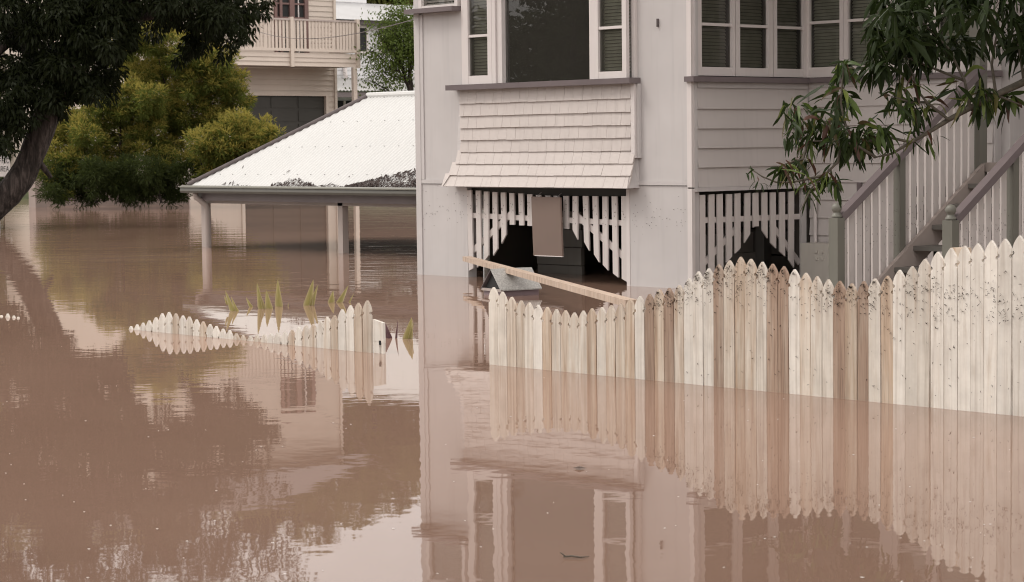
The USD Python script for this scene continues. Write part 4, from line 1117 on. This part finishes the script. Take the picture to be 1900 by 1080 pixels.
k_ = meshkit.fbm(v * [5, 5, 0.9], 4, 3)[:, None]
v = v + nrm * (k_ - 0.5) * 0.35
m2 = MB().add(v, np.array(mm.faces))
m2.build(dt, 'trunk', M['bark'], smooth=True, fix=False)
forks = [((150, 30), (330, -60), 0.24), ((112, 145), (10, 60), 0.2), ((130, 90), (240, 30), 0.16), ((165, -60), (60, -220), 0.2), ((165, -60), (300, -230), 0.18), ((240, 30), (360, 30), 0.09), ((330, -60), (470, -40), 0.12), ((30, 65), (-60, 150), 0.1), ((62, 285), (95, 330), 0.09), ((150, 20), (285, 18), 0.12), ((285, 18), (330, 5), 0.08)]
for (a, b, r0) in forks:
    dd = D0 + rs.uniform(-1.0, 1.0)
    m_ = MB(); limb(at_d(a[0], a[1], D0), at_d(b[0], b[1], dd), r0, r0 * 0.45, rs, m=m_)
    m_.build(dt, 'limb', M['bark'], smooth=True, fix=False)
# clumps: (px, py, radius in metres), in view first, then the crown above the frame
cl = [(20, 20, .75), (60, 70, .7), (10, 110, .6), (30, 160, .55), (5, 200, .5), (60, 130, .6), (95, 60, .7), (140, 120, .55), (120, 165, .5), (170, 150, .5), (195, 120, .5),
      (215, 130, .35), (175, 60, .6), (150, 10, .7), (205, 20, .6), (220, 80, .3), (250, 10, .55), (300, 25, .5), (345, 15, .5), (352, 52, .34), (385, 20, .5), (370, 70, .4),
      (420, 30, .42), (405, 75, .34), (450, 10, .4), (440, 55, .26), (480, 12, .26), (15, 240, .4), (0, 265, .35), (80, 175, .45), (110, 100, .6), (60, 15, .7), (235, 45, .35), (25, 215, .35), (190, 165, .3), (100, 190, .3), (465, 35, .25), (395, 45, .4), (315, -5, .5), (410, 0, .5)]
up = [(x + rs.uniform(-30, 30), y + rs.uniform(-25, 25), rs.uniform(.5, .95)) for y in range(-60, -400, -50) for x in range(-330, 500 + y // 5, 78) if rs.rand() > (0.1 if x < 240 else 0.3) + (0.15 if y < -250 else 0)]
up += [(x + rs.uniform(-30, 30), y + rs.uniform(-25, 25), rs.uniform(.5, .8)) for y in range(0, 260, 50) for x in range(-330, -40, 75)]
Pn, Dn = [], []
fore = [(110, 120, .35), (95, 165, .3), (130, 60, .4), (150, 100, .35), (120, 30, .4), (160, 20, .4), (85, 185, .22), (140, 150, .3)]
for (x, y, r) in cl + up + fore:
    vis = y > -60 and x > -60
    c = at_d(x, y, D0 + (rs.uniform(-1.3, 1.3) if (x, y, r) not in fore else -0.9))
    r = r * 0.84
    n = int((3900 if vis else 1500) * r * r)
    # sub-clumps give light and dark, and gaps
    sub = c + rs.normal(0, 1, (8, 3)) * r * 0.5
    pick = sub[rs.randint(0, 8, n)]
    u, q = ball(n, rs, 0.3)
    Pn.append(pick + u * q * r * 0.5 * [1, 1, 0.8])
    Dn.append(u * 0.7 + rs.normal(0, 0.4, (n, 3)) + [0, 0, -0.75])
Pn, Dn = np.vstack(Pn), np.vstack(Dn)
leaf_mesh(Pn, Dn, rs.uniform(0.09, 0.17, len(Pn)), rs.uniform(0.035, 0.06, len(Pn)), rs, 0.15).build(dt, 'crown', M['leaf_dark'], fix=False)


# --- feathery yellow-green trees
def feathery(name, label, blobs, depth, seed, stems, low_to=0.0, dens=3600, tipfrac=0.45, mats=('leaf_bush', 'leaf_tip')):
    rs = np.random.RandomState(seed)
    t = thing(name, label, 'bush' if 'bush' in name else 'tree', 'feathery trees at the waterline' if name == 'feathery_tree' else None)
    for k, s in enumerate(stems):
        m = MB()
        pts = np.array([at_d(x, y, depth + dd) for x, y, dd in s[0]])
        if len(pts) == 2:
            limb(pts[0], pts[1], s[1], s[2], rs, m=m)
        else:
            m.tube(pts, np.linspace(s[1], s[2], len(pts)), 7)
        m.build(t, 'trunk' if k == 0 else 'branch', M['bark'], smooth=True, fix=False)
    P1, D1, P2, D2 = [], [], [], []
    for (x, y, r) in blobs:
        r = r * 1.18
        c = at_d(x, y, depth + rs.uniform(-0.7, 0.7))
        ns = max(8, int(125 * r * r))
        u, q = ball(ns, rs, 0.3); q = q * np.where(rs.rand(*q.shape) < 0.2, rs.uniform(1.1, 1.55, q.shape), rs.uniform(0.8, 1.15, q.shape))
        sub = c + u * q * r * [1, 1, 0.85]
        for sc, uu in zip(sub, u):
            n = int(dens * 0.020)
            sr = rs.uniform(0.10, 0.25)
            u2, q2 = ball(n, rs, 0.1)
            pp = sc + u2 * q2 * sr * [1, 1, 0.8]
            dd = u2 * 0.6 + rs.normal(0, 0.4, (n, 3)) + uu * 0.4 + [0, 0, 0.2]
            new = rs.rand(n) < np.clip((uu[2] * 0.7 + 0.15) * tipfrac * 1.2 + 1.1 * (u2[:, 2] > 0.1) * tipfrac, 0, 0.92)
            P1.append(pp[~new]); D1.append(dd[~new]); P2.append(pp[new]); D2.append(dd[new])
    for Ps, Ds, nm, mt in ((P1, D1, 'crown', mats[0]), (P2, D2, 'new_growth', mats[1])):
        Ps, Ds = np.vstack(Ps), np.vstack(Ds)
        if len(Ps):
            leaf_mesh(Ps, Ds, rs.uniform(0.09, 0.17, len(Ps)), rs.uniform(0.018, 0.034, len(Ps)), rs, 0.1, flat=0.72).build(t, nm, M[mt], fix=False)
            tag(stage.GetPrimAtPath(t + '/' + nm), kind='stuff')
    return t


feathery('feathery_tree', 'tall feathery yellow-green tree rising behind the others, below the balcony', [
    (240, 80, .45), (290, 60, .4), (330, 85, .5), (270, 120, .5), (310, 140, .5), (355, 110, .45), (395, 110, .45), (380, 150, .5), (425, 150, .4), (345, 180, .5), (400, 185, .5), (435, 190, .3), (360, 215, .5), (250, 150, .4), (215, 100, .3), (410, 130, .4), (390, 230, .45), (320, 230, .5), (430, 165, .25), (270, 75, .35)],
    53.5, 41, [([(310, 372, 0), (316, 250, 0), (320, 165, 0)], .07, .04), ([(318, 200, 0), (290, 90, .2)], .03, .012), ([(320, 175, 0), (338, 110, 0)], .03, .01), ([(320, 190, 0), (350, 130, -.2)], .03, .01), ([(318, 230, 0), (400, 190, 0)], .03, .012)], tipfrac=0.6)
feathery('feathery_tree', 'broad feathery tree with tan-yellow tips, left of the tall one and beside the dark trunk', [
    (235, 185, .4), (280, 175, .35), (205, 200, .4), (260, 210, .45), (300, 205, .35), (180, 215, .35), (225, 240, .5), (280, 245, .45), (165, 250, .45), (130, 260, .4), (110, 295, .4), (95, 255, .35), (100, 225, .35), (140, 220, .35), (85, 310, .3), (150, 300, .5), (205, 290, .5), (260, 290, .5), (310, 280, .4), (335, 300, .35), (120, 335, .35), (250, 165, .3), (195, 180, .3)],
    52.5, 42, [([(225, 376, 0), (224, 300, 0), (222, 220, 0)], .06, .03), ([(195, 374, 0), (140, 300, 0), (115, 270, 0)], .045, .02), ([(224, 270, 0), (250, 240, 0)], .03, .012), ([(200, 372, 0), (165, 310, 0)], .03, .015)], tipfrac=0.5)
feathery('feathery_tree', 'low rounded feathery tree with yellow tips against the garage door and carport roof', [
    (455, 240, .35), (490, 245, .25), (425, 255, .4), (470, 270, .4), (430, 290, .4), (395, 280, .4), (480, 255, .25), (370, 260, .35), (410, 310, .4), (385, 310, .35), (505, 250, .12), (450, 285, .35), (440, 232, .25)],
    51.5, 43, [([(385, 372, 0), (405, 320, 0), (440, 265, 0)], .05, .02), ([(390, 350, 0), (370, 290, 0)], .03, .012), ([(405, 320, 0), (470, 275, 0)], .03, .01)], tipfrac=0.6)
feathery('waterside_bush', 'dark green bush spreading at the waterline beneath the feathery trees', [
    (110, 345, .3), (150, 345, .4), (190, 340, .4), (235, 345, .4), (280, 345, .35), (320, 340, .35), (130, 320, .4), (175, 318, .4), (220, 320, .4), (265, 322, .4), (305, 318, .35), (95, 360, .15), (160, 362, .2), (270, 362, .22), (330, 355, .2), (345, 320, .25)],
    51.8, 44, [([(250, 376, 0), (262, 340, 0)], .04, .02), ([(180, 376, 0), (165, 345, 0)], .035, .015), ([(300, 376, 0), (290, 340, 0)], .035, .015)], tipfrac=0.02, mats=('leaf_low', 'leaf_bush'))

# --- small tree by the white house
rs = np.random.RandomState(51)
sm = thing('slender_tree', 'small open tree with fresh green top in front of the white house', 'tree')
m_ = MB(); Pn, Dn = [], []
base = at_d(765, 190, 63)
ends = [(700, 60), (720, 35), (745, 20), (770, 40), (690, 95), (735, 75), (765, 90), (700, 130), (725, 120), (750, 130), (685, 150), (705, 165), (775, 10), (785, 70)]
mid_ = [at_d(755, 150, 63), at_d(745, 120, 63), at_d(760, 110, 63)]
for q in mid_:
    limb(base, q, 0.07, 0.05, rs, m=m_)
for (x, y) in ends:
    e = at_d(x, y, 63 + rs.uniform(-0.8, 0.8))
    q = mid_[rs.randint(3)] if y < 140 else base
    pts = limb(q, e, 0.035, 0.01, rs, n=8, wob=0.3, m=m_)
    dense = 1.0 if y < 105 else 0.35
    for pnt in pts[3:]:
        for _ in range(4):
            tw = pnt + rs.normal(0, 0.22, 3)
            m_.tube([pnt, tw], [0.007, 0.003], 4)
            n = int(42 * dense)
            Pn.append(tw + rs.normal(0, 0.16, (n, 3))); Dn.append(rs.normal(0, 0.6, (n, 3)) + [0, 0, -0.4])
m_.build(sm, 'trunk', M['bark'], smooth=True, fix=False)
Pn, Dn = np.vstack(Pn), np.vstack(Dn)
leaf_mesh(Pn, Dn, rs.uniform(0.07, 0.12, len(Pn)), rs.uniform(0.035, 0.06, len(Pn)), rs, 0.1, flat=0.6).build(sm, 'crown', M['leaf_fresh'], fix=False)

# --- woods: one mass behind the far houses, one added unseen to block low sky
rs = np.random.RandomState(61)


def proto_tree(path, leafmat, seed):
    rs = np.random.RandomState(seed)
    UsdGeom.Xform.Define(stage, path)
    MB().tube([(0, 0, -1.5), (0.1, 0, 2), (0, 0.15, 4.5), (0.1, 0.1, 7.5)], [.28, .22, .16, .05], 8).build(path, 'trunk', M['bark'], smooth=True, fix=False)
    Pn, Dn = [], []
    for _ in range(46):
        z = rs.uniform(1.6, 9.2)
        rad = 2.3 * math.sqrt(max(0.05, 1 - ((z - 5.2) / 4.6) ** 2))
        a = rs.uniform(0, 6.28)
        c = np.array([rad * math.cos(a) * rs.uniform(0.35, 1), rad * math.sin(a) * rs.uniform(0.35, 1), z])
        n = 190
        u, q = ball(n, rs, 0.35)
        Pn.append(c + u * q * rs.uniform(0.5, 0.95) * [1, 1, 0.75]); Dn.append(u + [0, 0, -0.3] + rs.normal(0, 0.4, (n, 3)))
    Pn, Dn = np.vstack(Pn), np.vstack(Dn)
    leaf_mesh(Pn, Dn, rs.uniform(0.2, 0.34, len(Pn)), rs.uniform(0.09, 0.15, len(Pn)), rs, 0.1, flat=0.6).build(path, 'crown', M[leafmat], fix=False)


def wood(name, label, leafmat, spots, seed):
    pi = UsdGeom.PointInstancer.Define(stage, f'/World/{name}')
    proto_tree(f'/World/{name}/tree', leafmat, seed)
    pi.CreatePrototypesRel().SetTargets([Sdf.Path(f'/World/{name}/tree')])
    rs = np.random.RandomState(seed)
    pi.CreateProtoIndicesAttr(Vt.IntArray([0] * len(spots)))
    pi.CreatePositionsAttr(Vt.Vec3fArray([Gf.Vec3f(*map(float, s[:3])) for s in spots]))
    pi.CreateScalesAttr(Vt.Vec3fArray([Gf.Vec3f(float(s[3]), float(s[3]), float(s[4])) for s in spots]))
    qs = []
    for s in spots:
        a = rs.uniform(0, math.pi); qs.append(Gf.Quath(math.cos(a), 0, 0, math.sin(a)))
    pi.CreateOrientationsAttr(Vt.QuathArray(qs))
    tag(pi, label, 'wood', kind='stuff')


spots = []
for (x, ytop, D) in ((440, -330, 84), (500, -310, 88), (560, -345, 84), (620, -330, 90), (680, -290, 86), (735, -262, 90), (790, -240, 88), (850, -260, 92), (920, -280, 90), (1000, -250, 95), (380, -300, 95), (300, -380, 95), (220, -360, 98), (140, -400, 95), (60, -380, 95), (-40, -400, 98), (-150, -380, 95)):
    b = at_d(x, 330, D); t_ = at_d(x, ytop, D)
    g = float(ground_z(np.array([b[0]]), np.array([b[1]]))[0])
    sc = (t_[2] - g) / 9.8
    spots.append((b[0], b[1], g, min(sc, 1.25), sc))
spots += [(*at_d(x, 372, D)[:2], 0.0, sc, hz_) for x, D, sc, hz_ in ((-60, 70, 0.8, 0.52), (20, 66, 0.75, 0.46), (75, 69, 0.8, 0.44), (125, 66, 0.7, 0.40), (185, 70, 0.75, 0.42), (240, 68, 0.7, 0.40))]
wood('wood', 'olive trees massed behind the far houses', 'leaf_olive', spots, 71)
spots = []
for k in range(100):
    a = HEAD + math.pi + rs.uniform(-2.5, 1.6)
    d = rs.uniform(26, 48)
    x, y = d * math.cos(a), d * math.sin(a)
    g = float(ground_z(np.array([x]), np.array([y]))[0])
    spots.append((x, y, g - 0.3, rs.uniform(0.8, 1.3), rs.uniform(0.6, 0.95)))
for (x, y) in ((-6, 22), (-4, 26), (-9, 30), (-2, 20), (1, 17), (3, 24), (-6, 33)):
    spots.append((x, y, -1.0, 0.9, 0.8))
for k in range(34):
    q_, t_ = rs.uniform(-58, -30), rs.uniform(-14, 24)
    c = FH * t_ + RH * q_
    g = float(ground_z(np.array([c[0]]), np.array([c[1]]))[0])
    spots.append((c[0], c[1], g - 0.4, rs.uniform(0.9, 1.3), rs.uniform(0.5, 0.8)))
wood('bank_wood', 'unseen dark trees added along the bank and beside the stairs to block low sky', 'leaf_low', spots, 72)
# retaining wall across the bank behind the viewpoint
rw = thing('retaining_wall', 'dark stone retaining wall across the grass bank', 'wall')
a = FH * -19 + RH * -45; b = FH * -19 + RH * 45
MB().beam((a[0], a[1], 3.0), (b[0], b[1], 3.0), 0.5, 2.4).build(rw, 'wall', M['stone'])


# --- flax in the drowned garden bed
def blade(parent, bx, by, tx, ty, depth, width, mat):
    b, t = at_d(bx, by, depth), at_d(tx, ty, depth)
    d = t - b; b = b - d * 0.35; d = t - b
    n = 7
    s = np.linspace(0, 1, n)
    side = RGT
    fold = -FWD
    V, E = [], []
    for k in s:
        w = width * (0.55 + 0.45 * min(1, (k + 0.2) * 2)) * (1 - max(0, k - 0.25) / 0.75) ** 0.8
        c = b + d * k + fold * 0.02 * math.sin(k * math.pi)
        for o, dep, e in ((-0.5, 0.0, 1.0), (-0.28, 0.35, 0.3), (0, 0.55, 0.0), (0.28, 0.35, 0.3), (0.5, 0.0, 1.0)):
            V.append(c + side * w * o - fold * w * dep * 0.5); E.append(e)
    f = [(i * 5 + j, i * 5 + j + 1, (i + 1) * 5 + j + 1, (i + 1) * 5 + j) for i in range(n - 1) for j in range(4)]
    path = MB().add(V, f).build(parent, 'blade', mat, fix=False)
    pv = UsdGeom.PrimvarsAPI(stage.GetPrimAtPath(path)).CreatePrimvar('edge', Sdf.ValueTypeNames.FloatArray, 'vertex')
    pv.Set(Vt.FloatArray([float(e) for e in E]))


def fx(x, y):
    return 400 + x / 4.75, 480 + y / 4.75


flax = [('three flax blades leaning left, leftmost of the drowned clumps', 'g', 18.7, [((155, 460), (85, 278), 40), ((195, 470), (135, 330), 26), ((98, 385), (80, 325), 14)]),
        ('single short flax blade just right of the leftmost clump', 'g', 18.9, [((315, 425), (268, 338), 26)]),
        ('three tall pointed flax blades in the middle of the drowned bed', 'g', 18.7, [((405, 440), (364, 205), 44), ((428, 430), (380, 270), 22), ((475, 450), (447, 275), 52)]),
        ('straight upright flax blade standing right of the middle clump', 'g', 18.8, [((560, 420), (547, 180), 52), ((641, 452), (641, 385), 10)]),
        ('pair of green striped flax blades leaning right in front of the carport post', 'g', 19.2, [((815, 412), (862, 182), 62), ((848, 410), (902, 225), 34)]),
        ('sparse flax blades leaning right just behind the tall white pickets', 'g', 19.7, [((1020, 385), (1037, 280), 44), ((1085, 400), (1170, 235), 46), ((1160, 425), (1222, 300), 16)]),
        ('dark purple flax with a drooping stem beside the white end post', 'p', 16.2, [((1530, 700), (1492, 560), 42), ((1592, 705), (1608, 535), 14)]),
        ('broad green striped flax blade next to the corner of the timber house', 'g', 16.2, [((1692, 705), (1730, 515), 66), ((1715, 690), (1745, 560), 24)])]
for lab, kind, dep, bl_ in flax:
    f_ = thing('flax_plant', lab, 'flax', 'drowned flax clumps')
    # waterline of the clump fixes its distance
    bx, by = fx(*bl_[0][0]); q = at_z(bx, by); dep = float((q - EYEP) @ FWD)
    for (b, t, w) in bl_:
        b2, t2 = fx(*b), fx(*t)
        blade(f_, b2[0], b2[1], t2[0], t2[1], dep, 1.5 * w / 4.75 * dep / F, M['flax_green'] if kind == 'g' else M['flax_purple'])

# --- the long-leaved tree whose branch hangs in from the right
rs = np.random.RandomState(81)
lt = thing('long_leaved_tree', 'tree with long drooping leaves whose branch hangs in over the stairs from the right', 'tree')
DB = 14.0
m_ = MB()
tb = at_d(2230, 760, 14.6)
m_.tube([(tb[0], tb[1], -1.2), (tb[0], tb[1], 0.5), (tb[0] - 0.05, tb[1], 1.4), (tb[0] - 0.1, tb[1] + 0.1, 2.6), (tb[0] - 0.2, tb[1], 4.2)], [.17, .15, .13, .11, .06], 12)
m_.build(lt, 'trunk', M['bark'], smooth=True, fix=False)
m_ = MB()


def spx(x, y):       # crop 1380,60 scale 3.177
    return 1380 + x / 3.177, 60 + y / 3.177


stem = [(2235, 90), (2080, 110), (1980, 120), (1900, 152), (1848, 176), (1800, 200), (1760, 222), (1722, 246), (1690, 264), (1655, 285), (1625, 292)]
m_.tube([at_d(x, y, DB) for x, y in stem], np.linspace(0.034, 0.005, len(stem)), 7)
subs = [[(1690, 264), (1650, 255), (1610, 262), (1575, 250), (1540, 232), (1510, 215), (1490, 200)], [(1625, 292), (1590, 270), (1560, 262), (1530, 262), (1500, 262)],
        [(1590, 270), (1568, 230), (1560, 190), (1563, 150), (1566, 120)], [(1560, 262), (1555, 300), (1530, 325), (1505, 350), (1485, 392)], [(1530, 325), (1500, 332), (1470, 338), (1440, 338), (1415, 328), (1395, 315)],
        [(1500, 262), (1490, 295), (1470, 300), (1455, 305)], [(1760, 222), (1720, 190), (1700, 165), (1695, 140), (1680, 110)], [(1800, 200), (1790, 150), (1760, 90), (1720, 50), (1690, 20)],
        [(1848, 176), (1840, 120), (1850, 60), (1830, 0)], [(1900, 152), (1890, 80), (1900, 10)], [(1720, 190), (1690, 190), (1660, 180)], [(1790, 150), (1740, 130), (1690, 110), (1640, 95)], [(1980, 120), (1950, 40), (1930, -60)], [(1848, 176), (1870, 185), (1895, 195)]]
for s in subs:
    m_.tube([at_d(x, y, DB + rs.uniform(-0.03, 0.03)) for x, y in s], np.linspace(0.011, 0.004, len(s)), 6)
m_.build(lt, 'branch', M['twig'], smooth=True, fix=False)


def long_leaf(base, d, ln, wd, droop, rs, m):
    """a narrow folded leaf that curves over and down"""
    d = d / np.linalg.norm(d)
    n = 7
    s = np.cross(d, rs.normal(0, 1, 3)); s /= np.linalg.norm(s)
    pts = [np.array(base)]
    dd = d.copy(); st_ = ln / (n - 1)
    for _ in range(n - 1):
        dd = dd + np.array([0, 0, -droop / (n - 1)]) + s * rs.normal(0, 0.09) + np.cross(s, dd) * rs.normal(0, 0.08); dd /= np.linalg.norm(dd)
        pts.append(pts[-1] + dd * st_)
    V = []
    for i, p_ in enumerate(pts):
        k = i / (n - 1)
        w = wd * (math.sin(math.pi * min(1, k * 0.93 + 0.05)) ** 0.75) * (1 + 0.12 * math.sin(9 * k + ln * 50))
        tng = pts[min(i + 1, n - 1)] - pts[max(i - 1, 0)]; tng /= np.linalg.norm(tng)
        ss = s - tng * (s @ tng); ss /= np.linalg.norm(ss)
        nn = np.cross(tng, ss)
        V += [p_ + ss * w / 2 + nn * w * 0.13, p_, p_ - ss * w / 2 + nn * w * 0.13]
    f = [(i * 3 + j, i * 3 + j + 1, (i + 1) * 3 + j + 1, (i + 1) * 3 + j) for i in range(n - 1) for j in range(2)]
    m.add(V, f)


def whorl(x, y, n, ln, spread, down, parent=None, m=None, depth=DB):
    c = at_d(x, y, depth + rs.uniform(-0.15, 0.15))
    ax = np.array([0, 0, -down]) + RGT * rs.uniform(-0.3, 0.3)
    for _ in range(n if not parent else int(n * 0.95)):
        u = rs.normal(0, 1, 3); u /= np.linalg.norm(u)
        d = u * spread + ax
        b = c + rs.normal(0, 0.022, 3)
        args = (b, d, ln * rs.uniform(0.5, 1.2), ln * rs.uniform(0.10, 0.185), rs.uniform(0.2, 2.0), rs)
        if parent:
            mm = MB(); long_leaf(*args, mm); mm.build(parent, 'leaf', M['leaf_long'], smooth=True, fix=False)
        else:
            long_leaf(*args, m)


front = [(1462, 205, 9, .16), (1480, 200, 8, .15), (1492, 225, 9, .16), (1505, 255, 8, .16), (1475, 245, 6, .15), (1515, 215, 5, .15), (1535, 228, 10, .19), (1565, 120, 13, .16), (1568, 112, 5, .15), (1560, 165, 8, .2), (1558, 195, 6, .2),
         (1575, 245, 11, .2), (1605, 240, 11, .2), (1625, 238, 10, .2), (1595, 265, 8, .17), (1550, 258, 9, .18), (1495, 285, 8, .15), (1485, 300, 6, .14), (1455, 305, 10, .17), (1458, 303, 4, .15), (1530, 320, 8, .15), (1545, 332, 6, .17), (1505, 345, 6, .14), (1500, 335, 5, .13),
         (1410, 330, 2, .08), (1395, 316, 3, .09), (1660, 180, 8, .2), (1695, 195, 9, .18), (1720, 190, 8, .17), (1690, 240, 3, .14), (1720, 245, 4, .15), (1655, 285, 4, .13), (1640, 262, 4, .14), (1700, 150, 8, .2), (1668, 150, 8, .2), (1815, 165, 12, .23), (1835, 170, 10, .22), (1870, 175, 10, .22), (1780, 150, 7, .2), (1790, 195, 4, .2)]
for x, y, n, ln in front:
    whorl(x, y, n, ln, 0.85, 0.55, parent=lt)
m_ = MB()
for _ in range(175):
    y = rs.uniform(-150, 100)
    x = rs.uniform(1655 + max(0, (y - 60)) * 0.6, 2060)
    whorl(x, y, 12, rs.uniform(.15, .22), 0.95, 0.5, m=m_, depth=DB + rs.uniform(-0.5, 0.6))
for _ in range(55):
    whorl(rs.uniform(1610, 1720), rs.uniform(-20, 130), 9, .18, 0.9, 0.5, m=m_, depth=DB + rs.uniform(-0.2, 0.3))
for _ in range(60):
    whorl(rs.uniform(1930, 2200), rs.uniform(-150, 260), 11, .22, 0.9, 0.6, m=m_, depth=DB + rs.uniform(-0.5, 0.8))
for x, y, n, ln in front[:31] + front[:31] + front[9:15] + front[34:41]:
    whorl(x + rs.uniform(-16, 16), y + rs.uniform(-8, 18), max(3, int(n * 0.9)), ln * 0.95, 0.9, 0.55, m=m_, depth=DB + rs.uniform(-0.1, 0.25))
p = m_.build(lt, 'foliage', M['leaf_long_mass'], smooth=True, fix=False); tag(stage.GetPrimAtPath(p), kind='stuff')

# ------------------------------------------------------------------ small floating things
rs = np.random.RandomState(91)
tw = thing('floating_twig', 'small bent twig floating on the brown water in the foreground', 'twig')
q = at_z(1045, 1033, 0.006)
MB().tube([q, q + rr * 0.03 + zz * 0.002, q + rr * 0.06 - ff * 0.015, q + rr * 0.09], [.003, .0035, .003, .0015], 6).tube([q + rr * 0.01, q + zz * 0.015 - rr * 0.01], [.003, .0015], 5).build(tw, 'stem', M['twig'], smooth=True, fix=False)
lf = thing('floating_leaf', 'single dark leaf floating on the reflection of the fence', 'leaf')
q = at_z(1075, 868, 0.005)
MB().add([q - rr * 0.03, q - ff * 0.025 + zz * 0.006, q + rr * 0.03, q + ff * 0.025 + zz * 0.003], [(0, 1, 2), (0, 2, 3)]).build(lf, 'blade', M['debris'], fix=False)
m_ = MB()
for _ in range(120):
    x, y = rs.uniform(0, 1900), 600 + 480 * rs.rand() ** 0.8
    q = at_z(x, y, 0.003)
    if q[1] > 9.4 and q[0] > -10.4:
        continue
    r = rs.uniform(0.002, 0.006)
    a = np.arange(5) * 2 * np.pi / 5
    m_.add(np.vstack([q, np.c_[q[0] + r * np.cos(a) * rs.uniform(.7, 1.6), q[1] + r * np.sin(a), np.full(5, 0.0015)]]), [(0, 1 + j, 1 + (j + 1) % 5) for j in range(5)])
p = m_.build('/World', 'foam_flecks', M['foam'], fix=False)
tag(stage.GetPrimAtPath(p), 'tiny pale foam flecks scattered on the brown water', 'foam', kind='stuff')
